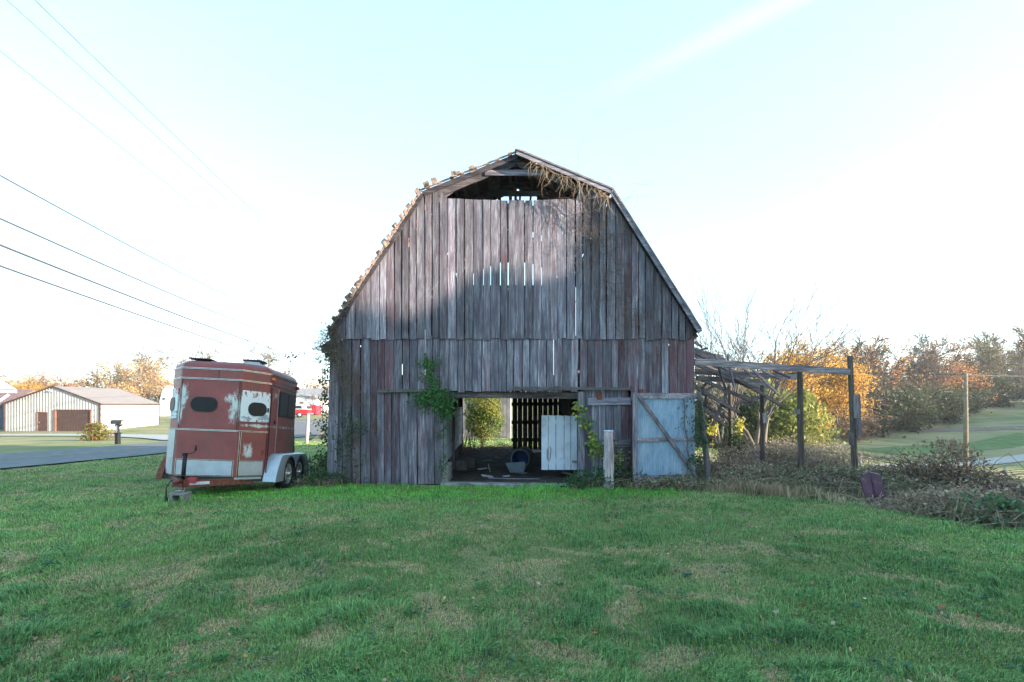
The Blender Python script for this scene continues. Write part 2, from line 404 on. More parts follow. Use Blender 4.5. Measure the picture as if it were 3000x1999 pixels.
# ================================================================ lawn grass (blades)
def grass_blades():
    n = 860000
    d = 2.0*np.exp(rng.random(n)*math.log(26/2.0)); x = (rng.random(n)*2-1)*(1.08*d+1.6); y = d
    keep = np.ones(n, bool)
    keep &= ~((x > -3.75) & (x < 3.85) & (y > 10.45) & (y < 17.3))           # barn floor
    # right border with the weeds
    edge = np.interp(x, [1.6, 3.5, 5.6, 6.4, 12], [9.9, 9.4, 8.0, 6.6, 1.0])
    keep &= ~((x > 1.6) & (y > edge+.25*(vnoise(x*2, y*2)-.5)) & (y < 20))
    rx = np.interp(y, [p.y for p in RP], [p.x for p in RP]); keep &= x > rx+3.15
    x, y = x[keep], y[keep]; n = len(x); d = np.hypot(x, y)
    pn = fbm(x*1.1+5, y*1.1, 4); pn2 = fbm(x*.35+50, y*.35+20, 3); cl = fbm(x*3.1+80, y*3.1, 3)
    pf = fbm(x*4.5+11, y*4.5, 3)
    dry = np.clip((pn-.50)*4.5+(pf-.5)*4+(.5-pn2)*2.6 - np.clip((x+1)*.10, -.5, .45)+.03, 0, 1)
    near_barn = np.exp(-((y-9.6)/.9)**2)*(x > -6)*(x < 3); dry *= (1-near_barn)
    # distinct worn tufts of straw and distinct lush clumps, denser towards the near left
    pr = np.random.default_rng(21); straw = np.zeros(n); lush = np.zeros(n)
    for k in range(330):
        dd = 2.4*math.exp(pr.random()*math.log(14/2.4)); xx = (pr.random()*2-1)*1.05*dd; s_ = pr.random() < .55
        if s_ and pr.random() > .8-.14*(xx+1): continue
        ra, rb, an = pr.uniform(.06, .30)*(1+dd*.06), pr.uniform(.03, .12)*(1+dd*.06), pr.uniform(0, 3.14)
        near_ = np.where((np.abs(x-xx) < .8) & (np.abs(y-dd) < .8))[0]; ux, uy = x[near_]-xx, y[near_]-dd
        e = ((ux*math.cos(an)+uy*math.sin(an))/ra)**2+((uy*math.cos(an)-ux*math.sin(an))/rb)**2
        v_ = np.clip(1.6-e*(.5+fbm(x[near_]*14, y[near_]*14, 2)), 0, 1); T = straw if s_ else lush; T[near_] = np.maximum(T[near_], v_)
    dry = np.clip(dry*.7+straw, 0, 1)*(1-near_barn)
    isdry = rng.random(n) < dry*.72+.04
    h = (.019+.044*np.clip((cl-.38)*3.2, 0, 1)+.022*rng.random(n))*(1-.3*isdry)*(1+.2*np.clip(1-d/5, 0, 1))
    h *= 1+.9*near_barn*0.4; h = h*(1+.8*lush*(1-isdry)*np.clip(1.4-d/9, .3, 1)); h = np.where(straw > .3, h*.8+.012, h)
    tall = rng.random(n) < .02; h = np.where(tall, h*1.6, h)
    wd = .0022+.00075*d
    a = rng.random(n)*2*np.pi; lean = .25+.75*rng.random(n)+isdry*.6
    flow = fbm(x*.8, y*.8+33, 2)*6.28*2
    lx, ly = np.cos(flow)*.5+np.cos(a), np.sin(flow)*.5+np.sin(a)
    z = gz(x, y)-.006
    wx, wy = -np.sin(a)*wd/2, np.cos(a)*wd/2
    # face the blade roughly towards the open side: width direction random
    co = np.empty((n, 5, 3))
    co[:, 0] = np.stack([x-wx, y-wy, z], -1); co[:, 1] = np.stack([x+wx, y+wy, z], -1)
    mx_, my_, mz_ = x+lx*h*lean*.22, y+ly*h*lean*.22, z+h*.6
    co[:, 2] = np.stack([mx_+wx*.8, my_+wy*.8, mz_], -1); co[:, 3] = np.stack([mx_-wx*.8, my_-wy*.8, mz_], -1)
    k = np.clip(1.05-lean*.45, .25, 1)
    co[:, 4] = np.stack([x+lx*h*lean*.75, y+ly*h*lean*.75, z+h*k], -1)
    b = (np.arange(n)*5)[:, None]
    q = np.concatenate([b+np.array([[0, 1, 2, 3]]), b+np.array([[3, 2, 4]])], 1).ravel()
    nper = np.tile([4, 3], n)
    u = rng.random(n)[:, None]; v = rng.random(n)[:, None]; cc = np.clip((cl-.3)*2.2, 0, 1)[:, None]
    g = np.array([.068, .122, .032])*(1-cc)+np.array([.056, .136, .044])*cc
    g = g*(1-.5*u)+np.array([.18, .21, .07])*.5*u
    g = g*(1-.35*lush[:, None])+np.array([.036, .105, .045])*.35*lush[:, None]
    g = 2.0*g*(.4+1.2*v)*(.8+.4*np.clip((pn2[:, None]-.3)*2.5, 0, 1))
    g = np.where(near_barn[:, None] > .4, g*np.array([.8, 1.2, .7]), g)
    dr = np.array([.60, .43, .24])*(.55+.7*u)
    c = np.where(isdry[:, None], dr, g)
    c4 = np.repeat(np.concatenate([c, np.ones((n, 1))], 1)[:, None], 5, 1)
    me = bigmesh('lawn_grass', co.reshape(-1, 3), q, nper, GRASS, c4.reshape(-1, 4))
    tag(link('lawn_grass', me), 'short patchy lawn grass in front of the barn, green with dry tufts', 'grass', kind='stuff')
grass_blades()
def lawn_weeds():
    """low rosettes of broad leaves and clover in the turf"""
    pr = np.random.default_rng(5); C, K = [], []
    for k in range(520):
        dd = 2.4*math.exp(pr.random()*math.log(11/2.4)); xx = (pr.random()*2-1)*1.05*dd
        if xx > 3 and dd > 6: continue
        m_ = int(pr.uniform(8, 40)); r_ = pr.uniform(.03, .13)*(1+dd*.05); a = pr.random(m_)*6.28; q = np.sqrt(pr.random(m_))*r_
        C.append(np.stack([xx+q*np.cos(a), dd+q*np.sin(a), np.full(m_, .02)+pr.random(m_)*.035], -1)); K.append(np.tile(np.array([[.035, .12, .035], [.05, .15, .04], [.03, .09, .05], [.09, .15, .05]])[pr.integers(0, 4)]*1.3, (m_, 1))*(.7+.6*pr.random((m_, 1))))
    C = np.concatenate(C); K = np.concatenate(K); C[:, 2] += gz(C[:, 0], C[:, 1]); n = len(C)
    d = pr.normal(size=(n, 3)); d[:, 2] = abs(d[:, 2])*.35; d /= np.linalg.norm(d, axis=1)[:, None]; t = np.cross(d, np.array([0, 0, 1.])+.4*pr.normal(size=(n, 3))); t /= np.linalg.norm(t, axis=1)[:, None]
    s = (.016+.022*pr.random(n))[:, None]; co = np.stack([C-d*s*.5, C+t*s*.32, C+d*s*.6, C-t*s*.32], 1)
    tag(link('lawn_weeds', bigmesh('lawn_weeds', co.reshape(-1, 3), np.arange(4*n), np.full(n, 4), GRASS, np.repeat(np.concatenate([K, np.ones((n, 1))], 1), 4, 0))), 'broad leaved weeds and clover scattered through the lawn', 'weeds', kind='stuff')
lawn_weeds()
def leaf_litter():
    pr = np.random.default_rng(9); n = 420; d = 2.3*np.exp(pr.random(n)*math.log(13/2.3)); x = (pr.random(n)*2-1)*1.1*d; k = ~((x > 3) & (d > 6.5)) & (d < 10.2); x, d = x[k], d[k]; n = len(x)
    C = np.stack([x, d, gz(x, d)+.03+.02*pr.random(n)], -1); q = pr.normal(size=(n, 3)); q[:, 2] *= .3; q /= np.linalg.norm(q, axis=1)[:, None]; t = np.cross(q, np.array([0, 0, 1.])+.5*pr.normal(size=(n, 3))); t /= np.linalg.norm(t, axis=1)[:, None]
    s = (.012+.016*pr.random(n))[:, None]; co = np.stack([C-q*s, C+t*s*.7, C+q*s, C-t*s*.7], 1); pal = np.array([[.34, .16, .07], [.42, .28, .12], [.22, .11, .06], [.45, .36, .24], [.30, .08, .05]])[pr.integers(0, 5, n)]*(.6+.7*pr.random((n, 1)))
    tag(link('leaf_litter', bigmesh('leaf_litter', co.reshape(-1, 3), np.arange(4*n), np.full(n, 4), GRASS, np.repeat(np.concatenate([pal, np.ones((n, 1))], 1), 4, 0))), 'small brown and tan leaf flecks strewn over the lawn', 'leaf litter', kind='stuff')
leaf_litter()
# ================================================================ the barn
FY, BY = 10.6, 17.2
PROF = [(-3.80, 3.06), (-1.86, 6.00), (.09, 6.78), (2.05, 5.97), (3.87, 3.08)]
PROF = [(x*.987, 1.6+(z-1.6)*.987) for x, z in PROF]
def roofz(x):
    return float(np.interp(x, [p[0] for p in PROF], [p[1] for p in PROF]))
barn = thing('barn', 'tall old wooden gambrel barn with grey weathered planks, open hay gable and open doorway', 'barn', (0, FY, -.1))
def planks(mb, x0, x1, y, zlo, zhi, wid=.17, gap=.006, th=.025, red=.1, lo=.7, hi=1.15, warm=0., sway=.012, zj=.02, lean=0.):
    """row of upright boards; zlo / zhi: numbers or functions of x"""
    x = x0
    while x < x1-.03:
        wv = min(wid*rnd.uniform(.82, 1.18), x1-x)
        g = gap*rnd.choice([.3, .6, 1, 1, 1.8]) if rnd.random() > .06 else gap*1.9
        a, b = x+g/2, x+wv-g/2
        f = lambda q, v: q(v) if callable(q) else q
        l = f(zlo, (a+b)/2)+rnd.uniform(-zj, zj); ha, hb = f(zhi, a), f(zhi, b)
        if min(ha, hb) > l+.05:
            mb.col = boardcol(red+(.0 if zj > .04 or y > 12 else .36*max(0, min(1, (x-.8)/1.5))), lo, hi, warm); s = rnd.uniform(-sway, sway); yy = y+rnd.uniform(-.008, .008); s2 = rnd.uniform(-.003, .003)
            kx = 3
            zs = [l+(min(ha, hb)-l)*k/kx for k in range(kx+1)]
            P = []
            for k, z in enumerate(zs):
                o = s*math.sin(k*1.3+x*9)*.35
                za, zb = (ha, hb) if k == kx else (z+(rnd.uniform(-.012, .012) if k == 0 else 0),)*2
                P.append((Vector((a+o, yy+s2*k, za)), Vector((b+o, yy+s2*k, zb))))
            vs = []
            for p, q in P: vs += [p, q, q+Vector((0, th, 0)), p+Vector((0, th, 0))]
            fs = [(3, 2, 1, 0), (4*kx, 4*kx+1, 4*kx+2, 4*kx+3)]
            for k in range(kx):
                for j in range(4): fs.append((4*k+j, 4*k+(j+1) % 4, 4*k+4+(j+1) % 4, 4*k+4+j))
            mb.add(vs, fs)
        x += wv
# upper gable siding
mb = MB()
top = lambda x: roofz(x)-.05 if (x < -1.36 or x > 1.42) else min(roofz(x)-.05, 5.86-.05*math.sin((x+1.4)*1.1))
planks(mb, -3.60, 3.74, FY-.03, 2.945, top, red=.0, wid=.172, gap=.016, lo=.6, hi=1.25)
mb.build('upper_siding', WOODZ, barn)
# lower siding: full height left, header over the opening, right corner
mb = MB()
planks(mb, -3.70, -2.78, FY, -.05, 3.02, zj=.05, red=.30, wid=.19, lo=.55, hi=1.0, gap=.016)
planks(mb, -2.78, -1.50, FY, 1.86, 3.02, red=.34, lo=.55, hi=1.05, gap=.014)
planks(mb, -1.50, 1.40, FY, 1.86, 3.02, red=.12, lo=.65, hi=1.25, gap=.014)
planks(mb, 1.40, 2.46, FY, 1.92, 3.02, red=.30, lo=.5, hi=1.0, gap=.014)
planks(mb, 2.46, 3.78, FY, 1.70, 3.02, red=.28, lo=.6, hi=1.1, gap=.014)
planks(mb, 2.36, 3.78, FY+.02, -.05, 1.72, red=.2, lo=.5, hi=.8)
mb.build('lower_siding', WOODZ, barn)
# sliding door left of the opening, hung from a track
dr = MB(); planks(dr, -2.78, -1.44, FY-.055, -.07, 1.90, red=.34, lo=.55, hi=.95, wid=.165, gap=.012, zj=.035, sway=.02)
sd = dr.build('sliding_door', WOODZ, barn)
t = MB(); t.col = (.55, .1, .3, 0); t.beam((-2.73, FY-.10, 1.865), (-1.30, FY-.10, 1.90), .055, .05)
t.beam((.02, FY-.10, 1.935), (2.46, FY-.10, 1.915), .055, .05)
tkm = simple('mossy_steel_track', (.10, .095, .08), .8, var=.4, scale=20); tks = t.each('door_track', tkm, barn); t = MB()
t.box((.03, FY-.105, 1.945), (.03, .07, .12)); t.box((2.44, FY-.105, 1.93), (.03, .07, .10)); t.box((.92, FY-.13, 1.955), (.10, .02, .03)); t.each('bracket', tkm, tks[1])

h = MB()
h.box((1.80, FY-.06, 1.78), (.10, .03, .17)); h.box((2.66, FY-.06, 1.865), (.09, .03, .09))
h.each('door_hanger', RUST, barn)
# right hand boarded door with cross boards
dr = MB(); planks(dr, 1.50, 2.40, FY-.02, -.10, 1.90, red=.05, lo=.55, hi=.95, wid=.155, gap=.008)
rd = dr.build('boarded_door', WOODZ, barn)
r = MB()
for z, hgt, c in ((1.655, .15, (1.15, 0, .3, 0)), (.79, .15, (.62, .2, .6, .1))):
    r.col = c; r.beam((1.56 if z > 1 else 1.47, FY-.045, z), (2.44, FY-.045, z+.01), hgt, .03)
r.each('cross_board', WOODX, rd)
r = MB(); r.col = (.75, .1, .4, 0); r.beam((1.42, FY-.05, -.12), (1.42, FY-.05, 1.86), .12, .13); r.build('door_jamb', WOODZ, barn)
r = MB(); r.col = (.8, .1, .47, .0); r.beam((-3.72, FY-.05, -.12), (-3.64, FY-.05, 2.93), .02, .20); r.beam((-3.66, FY-.03, 2.93), (-3.66, FY-.03, 3.16), .02, .18); r.each('corner_board', WOODZ, barn)
# header beam and concrete sill
r = MB(); r.col = (.4, .7, .2, 0); r.beam((-1.45, FY+.12, 1.80), (1.42, FY+.12, 1.78), .13, .14)
r.beam((-1.45, BY-.1, 1.93), (3.7, BY-.1, 1.93), .15, .12); r.each('header_beam', WOODX, barn)
r = MB(); r.prism([(-1.46, FY-.22, -.12), (1.44, FY-.30, -.16), (1.44, FY+.0, -.16), (-1.46, FY+.0, -.12)], (0, 0, .125))
r.box((-1.40, FY+.35, .15), (.16, .75, .36)); r.each('concrete_sill', CONC, barn, bevel=.012)

# side walls, rear wall, aisle walls
def wallplanks_y(mb, x, y0, y1, zlo, zhi, wid=.18, gap=.010, th=.025, **k):
    y = y0
    while y < y1-.03:
        wv = min(wid*rnd.uniform(.85, 1.15), y1-y); g = gap*rnd.choice([.4, 1, 1, 2])
        mb.col = boardcol(k.get('red', .2), .6, 1.1)
        a, b = y+g/2, y+wv-g/2; xx = x+rnd.uniform(-.006, .006)
        mb.prism([(xx, a, zlo), (xx, b, zlo), (xx, b, zhi), (xx, a, zhi)], (th, 0, 0)); y += wv
mb = MB(); wallplanks_y(mb, -3.72, FY+.03, BY, -.15, 3.0); mb.build('side_siding', WOODZ, barn); mb = MB(); wallplanks_y(mb, 3.74, FY+.03, BY, -.15, 3.0); mb.build('side_siding', WOODZ, barn)
mb = MB()
backtop = lambda x: min(roofz(x)-.06, 5.60 if -1.5 < x < 1.5 else 9)
planks(mb, -3.68, 3.74, BY, 1.95, backtop, gap=.014, wid=.18)
planks(mb, -3.68, -1.72, BY, -.1, 1.95, gap=.012)
planks(mb, 1.85, 3.72, BY, -.1, 1.95, gap=.008)
mb.build('rear_siding', WOODZ, barn)
# slatted rear door, dark boards with daylight between them
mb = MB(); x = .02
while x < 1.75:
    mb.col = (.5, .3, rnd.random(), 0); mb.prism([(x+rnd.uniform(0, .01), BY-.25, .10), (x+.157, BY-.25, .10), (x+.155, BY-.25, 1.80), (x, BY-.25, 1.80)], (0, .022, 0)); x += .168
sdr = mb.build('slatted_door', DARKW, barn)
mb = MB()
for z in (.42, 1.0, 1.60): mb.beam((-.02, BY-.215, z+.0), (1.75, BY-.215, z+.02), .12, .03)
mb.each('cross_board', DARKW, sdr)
mb = MB()
def hplanks(mb, a, b, z0, z1, hgt=.19, th=.025, gap=.012):
    a, b = Vector(a), Vector(b); z = z0
    while z < z1-.02:
        hh = min(hgt*rnd.uniform(.85, 1.1), z1-z); mb.col = (rnd.uniform(.9, 1.1), 0, rnd.random(), 0)
        mb.beam((a.x, a.y, z+hh/2), (b.x, b.y, z+hh/2+rnd.uniform(-.01, .01)), hh-gap*rnd.uniform(.4, 1.5), th); z += hh
hplanks(mb, (-1.46, FY+.06, 0), (-1.53, 13.0, 0), .30, 1.36)
hplanks(mb, (-1.56, 13.2, 0), (-1.68, BY-.1, 0), .32, 1.5)
mb.build('stall_wall', WHITEP, barn); mb = MB(); hplanks(mb, (1.46, FY+.1, 0), (1.52, 13.4, 0), .55, 1.30)
mb.build('stall_wall', WHITEP, barn)
mb = MB()
for (x, y) in ((-1.5, FY+.14), (-1.53, 13.1), (-1.68, 15.2), (-1.70, BY-.2), (1.50, FY+.2), (1.54, 13.5), (1.75, BY-.3)):
    mb.col = (.7, .3, rnd.random(), 0); mb.box((x, y, .95), (.13, .13, 2.1))
mb.each('post', WOODZ, barn)
mb = MB(); planks(mb, 1.6, 3.7, 13.4, -.05, 2.1, gap=.004); mb.build('stall_partition', WOODZ, barn); mb = MB(); planks(mb, -3.6, -1.7, 13.6, -.05, 2.1, gap=.004); mb.build('stall_partition', WOODZ, barn)
# dark fill above stall walls (boards)
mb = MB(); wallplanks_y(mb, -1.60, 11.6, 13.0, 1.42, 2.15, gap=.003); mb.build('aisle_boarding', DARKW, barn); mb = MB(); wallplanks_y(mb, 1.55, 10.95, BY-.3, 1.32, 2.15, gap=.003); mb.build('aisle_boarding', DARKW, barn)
# loft floor, with its joists
mb = MB(); x = -3.65
while x < 3.7:
    mb.col = boardcol(0, .5, .9); mb.box((x+.095, (FY+BY)/2, 2.20), (.18, BY-FY-.15, .03)); x += .19
mb.build('loft_floor', WOODY, barn)
mb = MB(); y = FY+.5
while y < BY:
    mb.col = boardcol(0, .5, .8); mb.box((0, y, 2.10), (7.3, .05, .15)); y += .62
mb.each('joist', WOODX, barn)
# rafters with collar beams
mb = MB(); mb2 = MB()
for i, y in enumerate([FY+.05, 11.7, 12.8, 13.9, 15.0, 16.1, BY-.06]):
    for a, b in zip(PROF[:-1], PROF[1:]):
        mb.col = (.45, .2, rnd.random(), .2); o = .09
        mb.beam((a[0], y, a[1]-o), (b[0], y, b[1]-o), .13, .045, up=(0, 1, 0), twist=R(90))
    mb2.col = (.95 if i == 0 else .6, 0, rnd.random(), 0)
    mb2.beam((-.56, y-.03, 6.40), (.72, y-.03, 6.40), .12, .035, up=(0, 0, 1))
    mb2.beam((-1.75, y+.04, 5.72), (-1.15, y+.04, 6.15), .10, .035); mb2.beam((1.95, y+.04, 5.72), (1.3, y+.04, 6.1), .10, .035)
mb.each('rafter', WOODX, barn); mb2.each('collar_beam', WOODX, barn)
# roof sheets (each slope separate sheets, some missing near the ridge) + purlins
SHM = simple('rusty_roof_metal', (.20, .085, .065), .75, .3, var=.5, scale=3, bmp=.3, dirt=(.28, .27, .27))
mb = MB()
def slope(a, b, y0, y1, lift, holes=()):
    a, b = Vector((a[0], 0, a[1])), Vector((b[0], 0, b[1])); nrm = Vector((-(b-a).z, 0, (b-a).x)).normalized()
    y = y0
    while y < y1-.01:
        yb = min(y+.62, y1)
        for s0, s1 in ((0, .25), (.25, .5), (.5, .75), (.75, 1.0)):
            if any(abs((y+yb)/2-hy) < .32 and s0 <= hs < s1 for hy, hs in holes): continue
            p, q = a.lerp(b, s0), a.lerp(b, s1); k = 6
            for j in range(k):
                ya, yc = y+(yb-y)*j/k, y+(yb-y)*(j+1)/k
                za, zc = (.012 if j % 2 else 0), (0 if j % 2 else .012)
                A, B = nrm*(lift+za), nrm*(lift+zc)
                vs = [p+A+Vector((0, ya, 0)), q+A+Vector((0, ya, 0)), q+B+Vector((0, yc, 0)), p+B+Vector((0, yc, 0))]
                vs += [v-nrm*.004 for v in vs]
                mb.add(vs, [(0, 1, 2, 3), (7, 6, 5, 4), (0, 4, 5, 1), (1, 5, 6, 2), (2, 6, 7, 3), (3, 7, 4, 0)])
        y = yb
slope(PROF[0], PROF[1], FY+.10, BY+.2, .06)
slope(PROF[1], PROF[2], FY+.02, BY+.2, .06, holes=((12.5, .95), (14.4, .95)))
slope(PROF[2], PROF[3], FY-.20, BY+.2, .06, holes=((12.5, .1), (14.9, .3)))
slope(PROF[3], PROF[4], FY-.20, BY+.2, .06)
roof = mb.build('roof', SHM, barn)
mb = MB()
mb.tube([(.09, FY-.2, 6.76), (.09, BY+.2, 6.76)], .035, 8); mb.build('ridge_cap', SHM, roof)
mb = MB()   # purlins: boards across the rafters, stubs sticking out past the left edge
def purlins(a, b, n, y0f, light, skip=0):
    a, b = Vector((a[0], 0, a[1])), Vector((b[0], 0, b[1])); d = (b-a).normalized(); nrm = Vector((-d.z, 0, d.x))
    for i in range(n):
        s = (i+.5)/n+rnd.uniform(-.012, .012); p = a.lerp(b, s)
        y0 = y0f(); up = 0
        mb.col = (1.2 if light else .7, .9 if light else .1, rnd.random(), .15)  # left slope: warm sunlight on the stubs is put into a paler tone
        q = Matrix.Rotation(rnd.uniform(-.05, .05) if light else 0, 3, 'Y')
        hw = .08 if light else .05
        c0 = p+nrm*(-.005+up*.8)
        vs = []
        for yy, lift in ((y0, up), (BY+.05, 0)):
            c = p+nrm*(.022+lift)
            for sx, sz in ((-1, -1), (1, -1), (1, 1), (-1, 1)):
                vs.append(c+q@(d*sx*hw/2+nrm*sz*.012)+Vector((0, yy, 0)))
        mb.add(vs, [(0, 1, 2, 3), (7, 6, 5, 4), (0, 4, 5, 1), (1, 5, 6, 2), (2, 6, 7, 3), (3, 7, 4, 0)])
purlins(PROF[0], PROF[1], 17, lambda: FY-rnd.uniform(.20, .42), True)
purlins(PROF[1], PROF[2], 8, lambda: FY-rnd.uniform(.12, .40), True)
purlins(PROF[2], PROF[3], 8, lambda: FY-.15, False); purlins(PROF[3], PROF[4], 15, lambda: FY-.15, False)
mb.each('purlin', WOODY, barn)
mb = MB()     # stubs: short raised lath ends along the left edge
for (a, b, n) in ((PROF[0], PROF[1], 15), (PROF[1], PROF[2], 8)):
    a, b = Vector((a[0], 0, a[1])), Vector((b[0], 0, b[1])); d = (b-a).normalized(); nrm = Vector((-d.z, 0, d.x))
    for i in range(n):
        if a.x > -1.9 and i > 4: continue
        if a.x < -1.9 and i == 0: continue
        p = a.lerp(b, (i+rnd.uniform(0, .95))/n)
        mb.col = (rnd.uniform(1.0, 1.5), 1, rnd.random(), .1); hgt = rnd.choice([.04, .06, .09, .12, .14])  # raised, warmed tone paints low sun onto the lath ends
        mb.box(p+nrm*(hgt*.3+.02)+Vector((0, FY-.12-rnd.uniform(0, .12), 0)), (rnd.uniform(.09, .14), .05, hgt), Matrix.Rotation(math.atan2(nrm.x, nrm.z)*.75+rnd.uniform(-.2, .2), 3, 'Y'))
mb.each('lath_end', WOODY, roof)
mb = MB()     # barge boards on the right verge
for a, b in ((PROF[2], PROF[3]), (PROF[3], PROF[4])):
    mb.col = (.95, 0, .3, .0); mb.beam((a[0], FY-.20, a[1]-.0), (b[0], FY-.20, b[1]-.0), .075, .03, up=(0, 1, 0), twist=R(90))
    mb.col = (.9, .2, .6, 1.0); mb.beam((a[0]+.02, FY-.215, a[1]+.062), (b[0]+.02, FY-.215, b[1]+.062), .035, .03, up=(0, 1, 0), twist=R(90))
for a, b in ((PROF[0], PROF[1]), (PROF[1], PROF[2])):
    mb.col = (.30, .1, .7, .0); mb.beam((a[0], FY-.10, a[1]-.03), (b[0], FY-.10, b[1]-.03), .10, .03, up=(0, 1, 0), twist=R(90))
    mb.col = (1.25, .9, .5, .1); mb.beam((a[0]-.01, FY-.14, a[1]+.045), (b[0]-.01, FY-.14, b[1]+.045), .03, .03, up=(0, 1, 0), twist=R(90))  # pale warm strip: the sunlit roof edge, put into the board colour
mb.each('barge_board', WOODX, roof)
mb = MB()     # stub of an old side roof on the left corner
mb.col = (.4, .1, .2, .1); mb.beam((-3.70, FY+.3, 2.98), (-4.02, FY+.3, 2.80), .40, .025, up=(0, 1, 0)); mb.col = (.45, .2, .7, .3)
mb.beam((-3.70, FY+.1, 2.78), (-3.98, FY+.1, 2.72), .10, .04); mb.beam((-3.70, FY+.14, 2.66), (-3.92, FY+.14, 2.62), .09, .04)
mb.each('eave_board', WOODX, barn)
# nails / knots: tiny rust spots along two girts are left to the wood material

# barn dirt floor
dirt = simple('barn_dirt', (.045, .034, .028), .98, var=.6, scale=5, bmp=.9)
xs = np.linspace(-3.7, 3.75, 50); ys = np.linspace(FY-.02, BY+1.6, 60); X, Y = np.meshgrid(xs, ys)
Z = gz(X, Y)+.05+(fbm(X*2.5, Y*2.5, 4)-.5)*.10
tag(link('dirt_floor', gridmesh('dirt_floor', X, Y, Z, dirt)), 'bare dark dirt floor inside the barn', kind='structure')

# metal clad gate swung open at the right corner
gm = thing('clad_gate', 'wooden framed gate clad in bluish corrugated metal with diagonal brace, right of the doorway', 'gate', (2.36, 10.08, -.06))
ga, gb_ = Vector((2.36, 10.08, 0)), Vector((3.76, 10.44, 0)); gd = (gb_-ga).normalized(); gn = Vector((gd.y, -gd.x, 0))
GP = lambda s, z, o=0: ga+gd*s+gn*o+Vector((0, 0, z))
GL = (gb_-ga).length
mb = MB(); n = 96; 
vs = []; 
for sheet, (s0, s1, off, zb, zt) in enumerate(((.05, .50, .0, .12, 1.72), (.46, 1.10, .006, .10, 1.74), (1.07, GL-.03, .0, .14, 1.73))):
    kk = int((s1-s0)/.008); vs = []
    for i in range(kk+1):
        s = s0+(s1-s0)*i/kk; o = .008*math.sin(s/.042*2*math.pi)+off
        vs += [GP(s, zb, o), GP(s, zt, o)]
    mb.smooth = True; mb.add(vs, [(2*i, 2*i+2, 2*i+3, 2*i+1) for i in range(kk)])
def galv():
    m, nt, b = mat('galvanised_sheet', .45, .35, .4)
    f = noise(nt, coords(nt, (14, 14, 4)), 1, 6, .7); g = noise(nt, coords(nt, (1.2, 1.2, .9)), 1, 4)
    c = ramp(nt, f, [(.3, (.17, .26, .36)), (.55, (.27, .38, .51)), (.8, (.38, .50, .62))])
    c = mixc(nt, rngn(nt, g, .5, .7, 0, .5), c, (.55, .60, .66))
    L(nt, c, b.inputs['Base Color']); return m
GALV = galv()
mb.each('metal_sheet', GALV, gm, fixn=False)
mb = MB()
for a, b, wd, c in ((GP(.0, 1.77, .035), GP(GL, 1.77, .035), .11, (1.25, .1, .2, 0)), (GP(.02, .90, .03), GP(GL, .90, .03), .075, (1.2, .2, .6, 0)),
                    (GP(.02, .13, .03), GP(GL, .13, .03), .12, (1.0, .2, .8, 0)), (GP(.0, -.05, -.03), GP(GL, .0, -.03), .16, (.6, .2, .5, 0))):
    mb.col = c; mb.beam(a, b, wd, .03)
mb.each('rail', WOODX, gm)
mb = MB(); mb.col = (1.0, 0, .35, 0); mb.beam(GP(.035, -.09, .06), GP(.035, 1.83, .06), .09, .035, up=gd); mb.build('stile', WOODZ, gm)
mb = MB(); mb.col = (.85, .25, .35, 0); mb.beam(GP(.08, 1.80, .075), GP(GL+.08, -.02, .075), .07, .025, up=gd); mb.build('brace', WOODZ, gm)

# white half door hanging inside the opening
wd_ = thing('stall_door', 'white painted half door of five upright boards hanging inside the barn doorway', 'door', (.95, 11.15, .10))
mb = MB(); x = .64
for i, wv in enumerate((.155, .165, .18, .145, .14)):
    mb.col = (1, 0, rnd.random(), 0); mb.prism([(x+.004, 11.18, .17), (x+wv-.006, 11.18, .165), (x+wv-.008, 11.18, 1.355-.004*i), (x+.006, 11.18, 1.36)], (0, .025, 0)); x += wv
pn = mb.build('panel', WHITEP, wd_)
mb = MB(); mb.beam((.66, 11.22, 1.2), (1.42, 11.22, 1.2), .1, .03); mb.beam((.66, 11.22, .35), (1.42, 11.22, .35), .1, .03); mb.each('batten', WHITEP, wd_)
mb = MB(); mb.tube([(.83, 11.165, .68), (.85, 11.15, .62), (.83, 11.15, .42), (.80, 11.15, .37), (.765, 11.15, .42), (.77, 11.165, .62)], .006, 5); mb.build('hook', RUST, wd_)
mb = MB(); mb.col = (1.1, .6, .4, 0); mb.beam((1.30, 11.1, .36), (1.46, 11.1, .34), .05, .02); mb.beam((1.42, 11.05, .34), (1.46, 11.05, -.05), .06, .02); mb.single('loose_stick', WOODX, (1.4, 11.1, 0), 'bare splintered board leaning below the hinge side of the white half door', 'board')

# posts near the barn
def roundpost(name, x, y, z0, z1, r0, r1, label, lean=(0, 0), m=POSTM, col=(1, .2, .5, 0), group=None, cat='post', n=14):
    mb = MB(); mb.col = col; k = 9; pts = []; rr = []
    for i in range(k):
        t_ = i/(k-1); pts.append((x+lean[0]*t_+rnd.uniform(-.006, .006), y+lean[1]*t_, z0+(z1-z0)*t_)); rr.append((r0+(r1-r0)*t_)*rnd.uniform(.95, 1.05))
    mb.tube(pts, rr, n); return mb.single(name, m, (x, y, z0), label, cat, group)
PW = wood('split_pale_post', 'z', 0, 1, 1.35)
roundpost('gate_post', 1.86, 9.86, -.15, 1.08, .105, .088, 'short pale split post standing before the boarded door', m=PW, col=(1.35, .5, .2, 0))
mb = MB(); mb.tube([(1.86, 9.86, 1.075), (1.86, 9.86, 1.10)], [.094, .090], 14); mb.single('post_cap', WHITEP, (1.86, 9.86, 1.075), 'white weathered disc capping the short pale post', 'post cap')
roundpost('corner_post', 3.98, 10.30, -.15, 1.86, .062, .048, 'rough leaning post with ivy at the hinge side of the metal gate', lean=(-.22, 0), col=(.75, .4, .8, 0))
